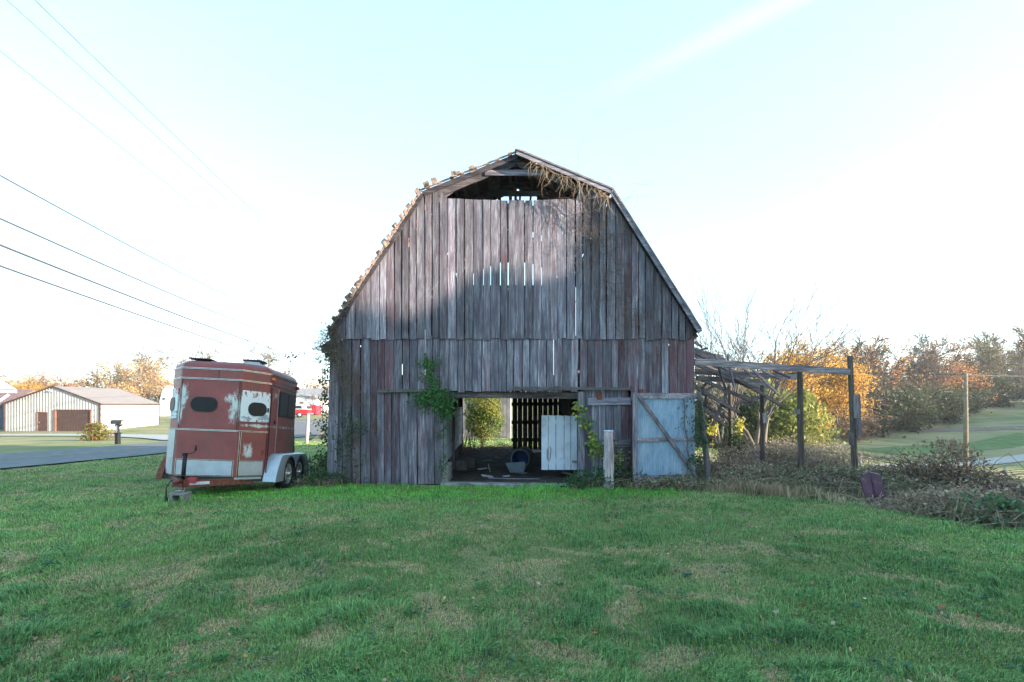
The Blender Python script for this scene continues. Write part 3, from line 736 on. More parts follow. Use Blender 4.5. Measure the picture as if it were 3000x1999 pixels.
posts = [(7.22, 10.75, 2.62, .062, .052, 'tallest mossy post, free-standing at the right end of the long beam'),
         (6.27, 11.1, 2.46, .068, .056, 'dark round post crossed by the long beam near its middle'),
         (6.08, 12.4, 2.07, .058, .048, 'grey post with a small board nailed on, behind the collapsed lean-to'),
         (6.16, 14.4, 2.16, .068, .055, 'rearmost ivy-covered post under the collapsed lean-to')]
for x, y, zt, r0, r1, lb in posts:
    roundpost('shed_post', x, y, g1(x, y)-.1, zt, r0, r1, lb, lean=(-.12 if r0 == .062 else -.03, 0), col=(.60, .95, rnd.random(), 0), group='round posts of the fallen lean-to')
# boards nailed on posts / lean-to lumber, every board its own thing
def lumber(a, b, wd, th, label, col=None, twist=0, m=None, name='board', up=(0, 0, 1), rag=False):
    mb = MB(); mb.col = (col[0], min(1, col[1]+.35), col[2], col[3]) if col else (rnd.uniform(.6, 1.1), .5, rnd.random(), 0)
    a, b = Vector(a), Vector(b)
    mb.beam(a, b, wd, th, up=up, twist=twist)
    d = b-a; ax = max(range(3), key=lambda i: abs(d[i]))
    return mb.single(name, m or (WOODX, WOODY, WOODZ)[ax], a, label, 'board', 'boards of the collapsed lean-to')
C6 = lambda cx, cy, y: W(1980+cx/3.0155, 960+cy/3.0155, y)
lumber(C6(165, 303, 10.72), C6(1537, 392, 10.72), .135, .045, 'long grey beam from the barn corner to the tallest post', (1.15, .15, .3, 0), name='beam')
lumber(C6(168, 390, 12.0), C6(1068, 438, 12.0), .12, .045, 'second grey beam below and behind the long one', (.95, .2, .6, 0), name='beam')
lumber(C6(178, 448, 13.0), C6(742, 480, 13.0), .13, .045, 'third horizontal beam, farthest back under the lean-to', (.7, .2, .8, 0), name='beam')
LB = [(165, 190, 440, 295, 12.5, 12.5, 34, 'weathered board lying at the very top of the fallen roof'),
 (168, 210, 600, 440, 12.0, 12.2, 40, 'wide grey rafter running down from the barn eave'),
 (168, 250, 800, 560, 12.6, 12.8, 34, 'long rafter slanting beneath the second beam'),
 (170, 320, 690, 540, 11.8, 12.0, 32, 'dark broken rafter ending in splinters left of the grey post'),
 (520, 440, 930, 690, 11.9, 12.1, 30, 'ragged rafter reaching lowest to the right of the grey post'),
 (520, 430, 820, 520, 12.9, 12.9, 42, 'broad short board resting just under the beams'),
 (180, 440, 680, 655, 11.6, 11.8, 30, 'black weathered rafter with a broken tip'),
 (176, 530, 555, 750, 11.4, 11.6, 32, 'brown rafter below the black one'),
 (200, 650, 460, 805, 11.8, 12, 24, 'thin pale rafter, lower of the two at the left bottom'),
 (205, 690, 430, 860, 11.5, 11.6, 26, 'lowest dark rafter hanging by the barn wall'),
 (345, 235, 395, 345, 12.2, 12.1, 24, 'short lath standing up through the beam, left one'),
 (375, 345, 440, 540, 11.5, 11.4, 26, 'pale lath dangling left below the long beam'),
 (455, 245, 470, 345, 12.2, 12.1, 22, 'curled lath standing up above the beam'),
 (475, 345, 515, 525, 11.5, 11.4, 24, 'pale lath dangling beside the curled one'),
 (590, 355, 690, 440, 11.5, 11.6, 18, 'short pale slat hanging under the beam, first of four'),
 (670, 362, 890, 575, 11.5, 11.6, 22, 'longest pale slat hanging under the beam'),
 (755, 370, 930, 462, 11.5, 11.6, 18, 'thin pale slat right of the longest slat'),
 (860, 378, 1010, 442, 11.5, 11.6, 16, 'last short slat, nearest the dark round post'),
 (475, 520, 325, 865, 11.7, 11.5, 26, 'dark stick leaning across the lower rafters'),
 (265, 495, 195, 590, 11.9, 11.8, 24, 'short dark brace close to the barn wall, upper'),
 (262, 590, 270, 705, 11.8, 11.8, 24, 'stubby upright dark brace between two low rafters'),
 (325, 525, 235, 565, 11.9, 11.8, 22, 'short cross stick next to the barn wall'),
 (520, 672, 745, 615, 13.6, 12.6, 32, 'pale board nailed between the rearmost post and the grey post'),
 (165, 130, 235, 172, 12.2, 12.2, 22, 'splintered board end poking above the fallen roof by the eave'),
 (225, 195, 285, 182, 12.0, 12.0, 14, 'small black stick pointing up over the fallen roof'),
 (168, 235, 420, 262, 13.2, 13.2, 40, 'upper thin board along the back of the fallen roof'),
 (170, 345, 520, 385, 13.4, 13.4, 46, 'shadowed board behind the second beam'),
 (790, 445, 1070, 400, 12.3, 12.1, 14, 'crooked dark batten on top of the second beam')]
for x0, y0, x1, y1, d0, d1, wpx, lb in LB:
    dk = 'dark' in lb or 'black' in lb or 'low' in lb; pale = 'pale' in lb or 'slat' in lb or 'lath' in lb
    lumber(C6(x0, y0, d0), C6(x1, y1, d1), wpx/3.0155/1500*(d0+d1)/2, .03, lb, (.5 if dk else (1.3 if pale else .75), .3 if not pale else .05, rnd.random(), 0), up=(0, .25, 1))
lumber(C6(786, 755, 12.25), C6(790, 845, 12.25), .11, .02, 'small grey plank nailed to the grey post', (1.2, 0, .4, 0), m=WOODZ, up=(1, 0, 0))
lumber(C6(1070, 720, 11.0), C6(1072, 765, 11.0), .12, .03, 'little block nailed left of the dark round post', (.8, .1, .2, 0), up=(1, 0, 0), m=WOODZ)
lumber(C6(1596, 590, 10.65), C6(1606, 800, 10.65), .13, .04, 'wide weathered plank nailed on the right of the tallest post', (.9, .1, .7, 0), up=(1, 0, 0), m=WOODZ)
lumber(C6(1610, 790, 10.66), C6(1622, 960, 10.66), .10, .035, 'narrow split plank hanging beneath the wide one on the tallest post', (.8, .1, .9, 0), up=(1, 0, 0), m=WOODZ)
lumber(C6(1548, 930, 10.6), C6(1550, 1040, 10.6), .08, .04, 'small plank low on the left side of the tallest post', (.6, .3, .1, 0), up=(1, 0, 0), m=WOODZ)
# ================================================================ horse trailer
def trailer_matrix():
    X0, Y0, Z0, ps, th, ph = -5.637, 9.731, .263, .098, .075, .043
    def tr(x, yb, z):
        y = -yb
        x, z = x*math.cos(ph)+z*math.sin(ph), z*math.cos(ph)-x*math.sin(ph)
        y, z = y*math.cos(th)-z*math.sin(th), z*math.cos(th)+y*math.sin(th)
        return Vector((x*math.cos(ps)+y*math.sin(ps), x*math.sin(ps)-y*math.cos(ps), z))
    m = Matrix.Identity(4)
    for i, e in enumerate(((1, 0, 0), (0, 1, 0), (0, 0, 1))):
        c = tr(*e)
        for j in range(3): m[j][i] = c[j]
    m[0][3], m[1][3], m[2][3] = X0, Y0, Z0
    return m
TM = trailer_matrix()
trl = thing('horse_trailer', 'faded red horse trailer with white peeling patches and oval windows, parked left of the barn', 'horse trailer', matrix=TM)
TP = lambda x, t, z: Vector((x, -t, z))          # lateral, forward, up -> local
WC, HW, E_, TL = .521, .899, .449, 1.58
def redpaint():
    m, nt, b = mat('faded_red_paint', .42, 0, .4)
    v = coords(nt, (1, 1, 1)); f = noise(nt, coords(nt, (2.2,)*3), 1, 6, .6); g = noise(nt, coords(nt, (22,)*3), 1, 6, .75)
    h = noise(nt, coords(nt, (9, 9, .7)), 1, 6, .7)
    c = ramp(nt, f, [(.3, (.175, .040, .038)), (.6, (.25, .058, .054)), (.8, (.28, .09, .08))])
    c = mixc(nt, rngn(nt, h, .46, .70, 0, .7), c, (.12, .07, .05))
    # peeled white patches, placed on the panels where the paint has gone
    sep = N(nt, 'ShaderNodeSeparateXYZ'); L(nt, v, sep.inputs[0])
    def blob(cx, cz, rx, rz):
        dx = mathn(nt, 'MULTIPLY', mathn(nt, 'SUBTRACT', sep.outputs[0], cx), 1/rx); dz = mathn(nt, 'MULTIPLY', mathn(nt, 'SUBTRACT', sep.outputs[2], cz), 1/rz)
        return mathn(nt, 'SUBTRACT', 1.0, mathn(nt, 'ADD', mathn(nt, 'MULTIPLY', dx, dx), mathn(nt, 'MULTIPLY', dz, dz)))
    s = None
    for bl in ((.46, 1.27, .13, .33), (-.46, 1.45, .09, .28), (-.50, 1.15, .06, .22), (.36, 1.42, .12, .12), (.66, .50, .07, .18), (.74, .95, .22, .04), (.93, 1.55, .03, .15)):
        q = blob(*bl); s = q if s is None else mathn(nt, 'MAXIMUM', s, q)
    nn = noise(nt, coords(nt, (9, 9, 4)), 1, 8, .75)
    pm = mathn(nt, 'ADD', mathn(nt, 'MULTIPLY', s, .5), mathn(nt, 'MULTIPLY', mathn(nt, 'SUBTRACT', nn, .52), 2.6))
    fm = N(nt, 'ShaderNodeMath', operation='GREATER_THAN'); L(nt, s, fm.inputs[0]); fm.inputs[1].default_value = -1.5
    pk = mathn(nt, 'MULTIPLY', rngn(nt, pm, .05, .45), fm.outputs[0])
    c = mixc(nt, pk, c, (.50, .55, .53))
    c = mixc(nt, rngn(nt, g, .66, .74, 0, .35), c, (.42, .30, .30))
    L(nt, c, b.inputs['Base Color']); bump(nt, b, f, .05, .01)
    L(nt, rngn(nt, g, .3, .7, .38, .6), b.inputs['Roughness'])
    return m
REDP = redpaint()
def peel():
    m, nt, b = mat('peeling_white_paint', .6, 0, .3)
    nn = noise(nt, coords(nt, (16, 16, 9)), 1, 8, .75); sp = N(nt, 'ShaderNodeSeparateXYZ'); 
    t_ = N(nt, 'ShaderNodeTexCoord'); L(nt, t_.outputs['Object'], sp.inputs[0])
    e = mathn(nt, 'ADD', nn, mathn(nt, 'MULTIPLY', mathn(nt, 'ABSOLUTE', mathn(nt, 'SUBTRACT', sp.outputs[2], 1.27)), .55))
    c = mixc(nt, rngn(nt, e, .66, .70), (.60, .66, .67), (.30, .055, .06))
    g = noise(nt, coords(nt, (6, 6, 14), ), 1.2, 5); bl = mathn(nt, 'LESS_THAN', sp.outputs[2], 1.17)
    c = mixc(nt, mathn(nt, 'MULTIPLY', rngn(nt, g, .50, .56), bl), c, (.27, .32, .36))
    L(nt, c, b.inputs['Base Color']); return m
PEEL = peel()
def alu():
    m, nt, b = mat('dull_aluminium', .42, .45, .5)
    f = noise(nt, coords(nt, (3, 3, 3)), 1, 5); g = noise(nt, coords(nt, (30, 30, 30)), 1, 5, .8)
    c = ramp(nt, f, [(.3, (.26, .30, .34)), (.7, (.42, .47, .52))]); c = mixc(nt, rngn(nt, g, .62, .75, 0, .5), c, (.25, .24, .20))
    L(nt, c, b.inputs['Base Color']); L(nt, rngn(nt, f, .3, .7, .32, .5), b.inputs['Roughness']); bump(nt, b, f, .25, .02); return m
ALU = alu()
# body shell
def plan(inset, rad=.05):
    pts = [(-WC, E_), (WC, E_), (HW, 0), (HW, -TL), (-HW, -TL), (-HW, 0)]; n = len(pts); out = []
    cx, cy = 0, -.5
    # polygon inset
    res = []
    for i in range(n):
        a, b, c = Vector(pts[i-1]), Vector(pts[i]), Vector(pts[(i+1) % n])
        d1, d2 = (b-a).normalized(), (c-b).normalized(); n1, n2 = Vector((-d1.y, d1.x)), Vector((-d2.y, d2.x))
        if n1.dot(Vector((cx, cy))-b) < 0: n1, n2 = -n1, -n2
        bis = (n1+n2); bis = bis/ (bis.length_squared/2) if bis.length > 0 else n1
        res.append(b+bis*inset)
    for i in range(n):
        a, b, c = res[i-1], res[i], res[(i+1) % n]; r = max(.015, rad)
        p, q = b+(a-b).normalized()*r, b+(c-b).normalized()*r
        for k in range(5):
            t_ = k/4; out.append(p.lerp(b, t_).lerp(b.lerp(q, t_), t_))
    return out
mb = MB(); mb.smooth = True
rings = [(0, 0), (0, .837), (0, 1.777), (0, 1.965), (.006, 2.0), (.03, 2.05), (.08, 2.095), (.17, 2.125), (.33, 2.14), (.55, 2.15)]
vs = []; NR = 30
for ins, z in rings: vs += [TP(p.x, p.y, z) for p in plan(ins)]
fs = [(i*NR+j, i*NR+(j+1) % NR, (i+1)*NR+(j+1) % NR, (i+1)*NR+j) for i in range(len(rings)-1) for j in range(NR)]
fs += [tuple(range(NR-1, -1, -1)), tuple(range((len(rings)-1)*NR, len(rings)*NR))]
mb.add(vs, fs); body = mb.build('body', REDP, trl)
m_ = body.modifiers.new('edge', 'EDGE_SPLIT'); m_.split_angle = R(40)
# panel-plane helper: point on a wall segment at s in 0..1, height z, offset out
SEG = {'front': ((-WC, E_), (WC, E_)), 'slant': ((WC, E_), (HW, 0)), 'side': ((HW, 0), (HW, -TL)), 'lslant': ((-HW, 0), (-WC, E_)), 'rear': ((HW, -TL), (-HW, -TL)), 'lside': ((-HW, -TL), (-HW, 0))}
def SP(seg, s, z, o=0.0):
    a, b = Vector(SEG[seg][0]), Vector(SEG[seg][1]); d = (b-a).normalized(); n_ = Vector((-d.y, d.x)); p = a.lerp(b, s)
    if n_.dot(p-Vector((0, -.6))) < 0: n_ = -n_
    p = p+n_*o; return TP(p.x, p.y, z)
def panel(mb, seg, s0, s1, z0, z1, o0=.0, o1=.012, rr=0.0):
    """raised panel; rr = corner radius in metres (rounded slot)"""
    a, b = Vector(SEG[seg][0]), Vector(SEG[seg][1]); ln = (b-a).length; r = min(rr, (z1-z0)/2-.001, (s1-s0)*ln/2-.001); pts = []
    if rr > 0:
        for cx, cz, a0 in ((s1-r/ln, z1-r, 0), (s0+r/ln, z1-r, 90), (s0+r/ln, z0+r, 180), (s1-r/ln, z0+r, 270)):
            for k in range(7):
                an = R(a0+15*k); pts.append((cx+r*math.cos(an)/ln, cz+r*math.sin(an)))
    else: pts = [(s0, z0), (s1, z0), (s1, z1), (s0, z1)]
    n = len(pts); vs = [SP(seg, s, z, o0) for s, z in pts]+[SP(seg, s, z, o1) for s, z in pts]
    mb.add(vs, [tuple(range(n, 2*n))]+[(i, (i+1) % n, n+(i+1) % n, n+i) for i in range(n)])
# trims
TR, TB = MB(), MB()
def trim(z, segs, hgt=.026):
    for sg in segs:
        panel(TR, sg, -.004, 1.004, z-hgt/2, z+hgt/2, 0, .010); panel(TB, sg, -.004, 1.004, z-hgt*.20, z+hgt*.20, .008, .014)
trim(1.965, ('lslant', 'front', 'slant', 'side')); trim(1.777, ('lslant', 'front', 'slant', 'side')); trim(.837, ('lslant', 'front', 'slant'))
def vtrim(sg, s, z0, z1, wd=.03):
    ln = (Vector(SEG[sg][1])-Vector(SEG[sg][0])).length; ds = wd/ln/2
    panel(TR, sg, s-ds, s+ds, z0, z1, 0, .010); panel(TB, sg, s-ds*.4, s+ds*.4, z0, z1, .008, .014)
vtrim('lslant', .90, .0, .83); vtrim('front', .965, .0, .30); vtrim('slant', .10, .0, .82, .04); vtrim('front', .03, .0, .30)
for z in (.015, .29): 
    panel(TR, 'front', .03, .965, z-.012, z+.012, 0, .010); panel(TB, 'front', .03, .965, z-.006, z+.006, .008, .013)
    panel(TR, 'slant', .10, .90, z-.012, z+.012, 0, .012); panel(TB, 'slant', .10, .90, z-.006, z+.006, .010, .015)
panel(TR, 'lslant', .05, .85, .32, .345, 0, .012)
TR.build('trim', CHROME, trl); TB.build('trim_insert', BLACK, trl)
mb = MB(); panel(mb, 'front', .035, .96, .02, .28, 0, .006); panel(mb, 'slant', .13, .90, .02, .28, 0, .008); panel(mb, 'lslant', .0, .88, .01, .82, 0, .006); mb.build('kick_panel', ALU, trl)
# doors
mb = MB(); panel(mb, 'slant', .045, .985, 1.02, 1.60, 0, .022, .035); ud = mb.build('upper_door', PEEL, trl)
mb = MB(); panel(mb, 'slant', .27, .88, 1.135, 1.39, .022, .034, .12); wf = mb.build('window', BLACK, ud)
mb = MB(); panel(mb, 'slant', .30, .85, 1.155, 1.37, .033, .037, .10); mb.build('pane', GLASS, wf)
mb = MB(); panel(mb, 'slant', .91, .95, 1.22, 1.30, .022, .04); mb.build('latch', BLACK, ud)
mb = MB(); panel(mb, 'lslant', .15, .88, 1.03, 1.60, 0, .02, .0); ld = mb.build('upper_door', PEEL, trl)
mb = MB(); panel(mb, 'lslant', .02, .62, 1.17, 1.43, .02, .03, .12); mb.build('window', BLACK, ld)
mb = MB(); panel(mb, 'front', .19, .635, 1.17, 1.44, 0, .016, .13); wf = mb.build('window', BLACK, trl)
mb = MB(); panel(mb, 'front', .21, .615, 1.188, 1.422, .015, .020, .12); mb.build('pane', GLASS, wf)
mb = MB(); panel(mb, 'slant', .155, .955, .29, .79, 0, .004); lo = mb.build('lower_door', REDP, trl)
mb = MB(); panel(mb, 'slant', .84, .90, .40, .50, .004, .02); mb.build('latch', RUST, lo)
mb = MB(); panel(mb, 'side', .30, .94, 1.17, 1.68, 0, .014); wf = mb.build('side_window', BLACK, trl)
mb = MB(); panel(mb, 'side', .33, .61, 1.20, 1.65, .013, .018); panel(mb, 'side', .64, .91, 1.20, 1.65, .013, .018); mb.build('pane', GLASS, wf)
mb = MB(); panel(mb, 'side', .03, .27, .36, 1.72, 0, .006, .02); esd = mb.build('escape_door', REDP, trl)
mb = MB(); panel(mb, 'side', .26, .275, .36, 1.72, .004, .014); panel(mb, 'side', .03, .27, .345, .36, .004, .014); mb.build('edging', CHROME, esd)
mb = MB(); panel(mb, 'side', .17, .21, 1.0, 1.07, .006, .02); mb.build('latch', BLACK, esd)
mb = MB(); panel(mb, 'side', .02, .10, 1.86, 1.90, 0, .03); mb.build('marker_light', simple('amber_lens', (.75, .22, .02), .3), trl)
mb = MB(); mb.tube([SP('side', .97, 1.85, 0), SP('side', .97, 1.85, .05)], [.045, .03], 10); mb.build('marker_light', simple('red_lens', (.45, .01, .015), .25), trl)
# roof vents, black cable on the corner
mb = MB(); mb.box(TP(-.32, .15, 2.165), (.36, .30, .02), Matrix.Rotation(R(0), 3, 'Z')); mb.build('roof_vent', BLACK, trl)
mb = MB(); mb.prism([TP(.30, -.05, 2.13), TP(.68, -.05, 2.11), TP(.62, -.05, 2.20), TP(.34, -.05, 2.21)], Vector((0, .30, 0))); vb = mb.build('roof_vent', ALU, trl)
mb = MB(); mb.box(TP(.49, -.19, 2.225), (.34, .34, .03)); mb.build('vent_lid', BLACK, vb)
mb = MB(); mb.tube([SP('side', .0, 1.70, .02), SP('side', .0, 1.2, .025), SP('side', -.01, .8, .03), SP('side', .01, .4, .02), SP('side', -.03, .1, .03), SP('side', .0, -.04, .02)], .009, 5); mb.build('cable', BLACK, trl)
# rear ramp, slightly proud of the body
mb = MB(); mb.prism([TP(HW-.03, -TL, .0), TP(HW-.03, -TL-.30, .0), TP(HW-.03, -TL-.06, 1.0), TP(HW-.03, -TL, 1.0)], Vector((-2*HW+.06, 0, 0))); mb.build('rear_ramp', simple('dark_red_paint', (.12, .02, .022), .5), trl)
# floor frame
mb = MB(); mb.box(TP(0, -.75, -.05), (1.78, 1.65, .09)); mb.prism([TP(-.5, .44, -.09), TP(.5, .44, -.09), TP(.88, 0, -.09), TP(-.88, 0, -.09)], Vector((0, 0, .088))); mb.build('chassis', simple('dark_chassis', (.05, .035, .03), .9, var=.4), trl)
for sgn in (-1, 1):
    mb = MB(); mb.beam(TP(sgn*.72, .10, -.08), TP(sgn*.05, 1.22, -.08), .11, .05); mb.build('tongue', RUST, trl)
mb = MB(); panel(mb, 'slant', -.0, .99, -.05, -.01, 0, .02); panel(mb, 'side', 0, .06, -.10, .0, 0, .02); mb.build('lower_rail', ALU, trl)
mb = MB()     # panel seams
for sg, s_, za, zb_ in (('front', .985, .86, 1.76), ('front', .02, .86, 1.76), ('slant', .02, .86, 1.76), ('side', .285, .35, 1.17), ('front', .62, 1.80, 1.95), ('slant', .97, .02, .82)):
    panel(mb, sg, s_-.004, s_+.004, za, zb_, 0, .004)
mb.build('seam', BLACK, trl)
REDR = simple('chipped_red_steel', (.14, .05, .045), .7, var=.5, scale=20)
mb = MB(); mb.tube([TP(0, 1.15, -.04), TP(-.01, 1.32, -.02), TP(-.02, 1.38, -.05)], [.04, .045, .03], 10); mb.box(TP(-.03, 1.20, -.10), (.15, .10, .07)); mb.build('coupler', REDR, trl)
mb = MB(); mb.box(TP(.13, 1.10, -.02), (.13, .13, .08), Matrix.Rotation(.3, 3, 'Z')); mb.build('battery_box', simple('red_box_paint', (.35, .04, .05), .6), trl)
mb = MB(); mb.tube([TP(.02, 1.18, -.02), TP(.02, 1.18, .40)], .034, 12); mb.box(TP(.02, 1.18, .41), (.06, .06, .05))
jk = mb.build('jack', BLACK, trl)
mb = MB(); mb.tube([TP(.04, 1.18, .42), TP(.16, 1.2, .44), TP(.20, 1.2, .50)], .008, 5); mb.tube([TP(.195, 1.2, .48), TP(.19, 1.2, .57)], .016, 6); mb.build('crank_handle', BLACK, jk)
mb = MB(); mb.tube([TP(.02, 1.18, -.02), TP(.02, 1.19, -.19)], .022, 8); mb.box(TP(.02, 1.18, -.19), (.14, .14, .01)); mb.build('jack_leg', CHROME, jk)
mb = MB()
for a0, pts in ((0, [(.06, 1.22, 0), (.07, 1.25, -.12), (.05, 1.24, -.25), (.08, 1.22, -.22)]), (1, [(-.06, 1.2, .04), (.0, 1.26, .08), (.08, 1.22, .05), (.1, 1.2, -.05), (.09, 1.2, -.2)])):
    P = [TP(*p) for p in pts]; k = 0
    for a, b in zip(P[:-1], P[1:]):
        m = max(2, int((b-a).length/.028))
        for i in range(m):
            c = a.lerp(b, (i+.5)/m); d = (b-a).normalized()*.017; o = (Vector((.010, 0, 0)) if k % 2 else Vector((0, .010, 0))); k += 1
            mb.tube([c-d, c-d*.5+o, c+d*.5+o, c+d, c+d*.5-o, c-d*.5-o, c-d], .0038, 4, caps=False)
mb.build('safety_chain', RUST, trl)
mb = MB(); mb.tube([TP(-.06, 1.22, .0), TP(-.13, 1.26, -.03), TP(-.18, 1.28, -.15), TP(-.17, 1.27, -.32)], .009, 6); mb.tube([TP(-.17, 1.27, -.30), TP(-.17, 1.27, -.40)], .028, 8); mb.build('plug_cable', BLACK, trl)
mb = MB(); mb.beam(TP(.12, 1.12+.035, -.075), TP(.30, .825+.035, -.075), .05, .004); mb.build('sticker', WHITEP, trl)
# wheels
rimM = simple('steel_rim', (.62, .63, .62), .35, .6, var=.2, scale=15, bmp=.05)
def lathe(mb, prof, c, n=32, ax=1):
    vs = []; k = len(prof)
    for i in range(n):
        a = 2*math.pi*i/n
        for r, h in prof: vs.append(Vector(c)+Vector((h*ax, r*math.cos(a), r*math.sin(a))))
    mb.smooth = True
    mb.add(vs, [(i*k+j, ((i+1) % n)*k+j, ((i+1) % n)*k+j+1, i*k+j+1) for i in range(n) for j in range(k-1)]); mb.smooth = False
for lat in (1, -1):
    for t_ in (-.72, -1.42):
        c = TP(1.02 if lat > 0 else -.90, t_, .01); wh = bpy.data.objects.new('wheel', None); sc.collection.objects.link(wh); wh.parent = trl; ORG[wh.name] = Vector((0, 0, 0)); wh.empty_display_size = .1
        mb = MB(); lathe(mb, [(.205, -.09), (.24, -.105), (.285, -.105), (.312, -.08), (.318, -.03), (.318, .03), (.312, .075), (.29, .095), (.24, .10), (.205, .08)], c, 40, lat)
        for i in range(48):
            a = 2*math.pi*i/48
            for hh in (-.05, 0, .05): mb.box(c+Vector((lat*hh, .318*math.cos(a+hh), .318*math.sin(a+hh))), (.035, .022, .008), Matrix.Rotation(a-math.pi/2, 3, 'X'))
        mb.build('tyre', RUBBER, wh)
        mb = MB(); lathe(mb, [(.21, -.09), (.195, -.02), (.205, .085), (.19, .078), (.17, .055)], c, 40, lat)
        lathe(mb, [(.115, .058), (.09, .062), (.0, .05)], c, 40, lat)
        for k in range(6):     # six flat spokes, dark openings between
            a0 = 2*math.pi*k/6
            vs = []
            for r_, h_, da in ((.10, .06, .30), (.175, .052, .17)):
                for s_ in (-1, 1):
                    an = a0+s_*da; vs += [c+Vector((lat*h_, r_*math.cos(an), r_*math.sin(an))), c+Vector((lat*(h_-.02), r_*math.cos(an), r_*math.sin(an)))]
            mb.add(vs, [(0, 2, 6, 4), (1, 5, 7, 3), (0, 4, 5, 1), (2, 3, 7, 6), (4, 6, 7, 5), (0, 1, 3, 2)])
        mb.build('rim', rimM, wh)
        mb = MB(); lathe(mb, [(.045, .055), (.045, .115), (.035, .13), (.0, .132)], c, 16, lat); mb.build('hub_cap', CHROME, wh)
        mb = MB(); lathe(mb, [(.19, -.02), (.0, -.02)], c, 24, lat); mb.build('brake_drum', BLACK, wh)
# fenders
FM = ALU
for lat in (1, -1):
    mb = MB(); ts = [.10-.01*i*2.15 for i in range(101)]
    def ftop(t_):
        if t_ > -.30: q = (t_-.10)/-.40; return -.10+.52*math.sin(min(1, q)*math.pi/2)**.8
        if t_ < -1.60: q = min(1, (-1.60-t_)/.44); return .42-.50*(1-math.sqrt(max(0, 1-q*q)))
        return .42
    def flow(t_):
        z = -.11
        for cc in (-.72, -1.42):
            if abs(t_-cc) < .36: z = max(z, .01+math.sqrt(max(0, .36**2-(t_-cc)**2)))
        return min(z, ftop(t_)-.012)
    A, B, C, D = [], [], [], []
    for t_ in ts:
        zt, zl = ftop(t_), flow(t_)
        A.append(TP(lat*HW, t_, zt)); lo_ = 0 if lat > 0 else -.12; B.append(TP(lat*(1.11+lo_), t_, zt)); C.append(TP(lat*(1.135+lo_), t_, zt-.015)); D.append(TP(lat*(1.135+lo_), t_, zl))
    E2 = [TP(lat*(1.125+lo_), -p.y, p.z) for p in D]; m = len(ts); mb.smooth = True
    mb.add(A+B+C+D+E2, [(r*m+i, r*m+i+1, (r+1)*m+i+1, (r+1)*m+i) for r in range(4) for i in range(m-1)]); mb.smooth = False
    f_ = mb.build('fender', FM if lat > 0 else RUST, trl); mm = f_.modifiers.new('s', 'SOLIDIFY'); mm.thickness = .006; mm2 = f_.modifiers.new('e', 'EDGE_SPLIT'); mm2.split_angle = R(50)
# the block below the jack
bp = TM @ TP(.02, 1.18, -.20)
gb0 = g1(bp.x, bp.y)
mb = MB(); hz = max(.10, bp.z-gb0-.01)
mb.box((bp.x-.03, bp.y, gb0+hz-.025), (.27, .20, .045)); mb.box((bp.x-.03-.095, bp.y, gb0+(hz-.05)/2), (.05, .19, hz-.05)); mb.box((bp.x-.03+.095, bp.y, gb0+(hz-.05)/2), (.05, .19, hz-.05))
mb.single('cinder_block', CONC, (bp.x, bp.y, gb0), 'grey hollow concrete block under the trailer jack', 'block', bevel=.006)
# ================================================================ buildings beyond the road
def ribbed(name, col, pitch, rough=.5, metal=.2, axis=0, amp=.5, sharp=False):
    """sheet metal; ribs are a real bump in the surface"""
    m, nt, b = mat(name, rough, metal, .4)
    f = noise(nt, coords(nt, (1.5,)*3), 1, 5)
    L(nt, mixc(nt, rngn(nt, f, .3, .7), tuple(c*.88 for c in col), tuple(min(1, c*1.1) for c in col)), b.inputs['Base Color'])
    return m
GSID = ribbed('pale_metal_siding', (.34, .34, .34), .3); GROOF = ribbed('brown_metal_roof', (.23, .18, .15), .4); GTRIM = simple('brown_trim', (.065, .038, .032), .6)
BRD = simple('brown_door_paint', (.07, .04, .034), .5, var=.15)
gy0 = 53.5; gzb = g1(-42, 53.5)
gar = thing('garage', 'long pale ribbed metal garage with brown roof, brown door and roller door', 'garage', (-48, gy0, -1.25))
PX = lambda sx: (sx-1500)/1500*gy0
gx0, gx1 = PX(12), PX(295); gap_x = PX(157); ez, pz, bz = 1.6, 3.45, -1.30
gy1 = 53.5*1.165
def ribwall(mb, a, b, z0, ztop, pitch=.30, dep=.03):
    """corrugated wall from a to b (2-D), ztop: function of fraction"""
    a, b = Vector(a), Vector(b); ln = (b-a).length; d = (b-a)/ln; n_ = Vector((d.y, -d.x)); s = 0; prev = None
    prof = [(0, 0), (.42, 0), (.56, dep), (.86, dep), (1.0, 0)]
    pts = []
    while s < ln:
        for f, o in prof[:-1]:
            if s+f*pitch < ln: pts.append((s+f*pitch, o))
        s += pitch
    pts.append((ln, 0))
    vs = []
    for s, o in pts:
        p = a+d*s+n_*o; z1 = ztop(s/ln); vs += [(p.x, p.y, z0), (p.x, p.y, z1)]
    mb.add(vs, [(2*i, 2*i+2, 2*i+3, 2*i+1) for i in range(len(pts)-1)])
pk = (gap_x-gx0)/(gx1-gx0)
mb = MB(); ribwall(mb, (gx0, gy0), (gx1, gy0), bz, lambda f: ez+(pz-ez)*(f/pk if f < pk else (1-f)/(1-pk))-.03)
ribwall(mb, (gx1, gy0), (gx1, gy1), bz, lambda f: ez, pitch=.34, dep=.008); ribwall(mb, (gx0, gy1), (gx0, gy0), bz, lambda f: ez); ribwall(mb, (gx1, gy1), (gx0, gy1), bz, lambda f: ez)
mb.build('wall', GSID, gar, fixn=False)
mb = MB()
for xa, xb in ((gx0-.15, gap_x), (gx1+.15, gap_x)):
    mb.prism([(xa, gy0-.12, ez-.02), (xb, gy0-.12, pz), (xb, gy0-.12, pz+.06), (xa, gy0-.12, ez+.04)], (0, gy1-gy0+.24, 0))
mb.build('roof', GROOF, gar)
mb = MB()
for xa, xb in ((gx0-.17, gap_x), (gx1+.17, gap_x)): mb.beam((xa, gy0-.15, ez), (xb, gy0-.15, pz+.02), .16, .04, up=(0, 0, 1))
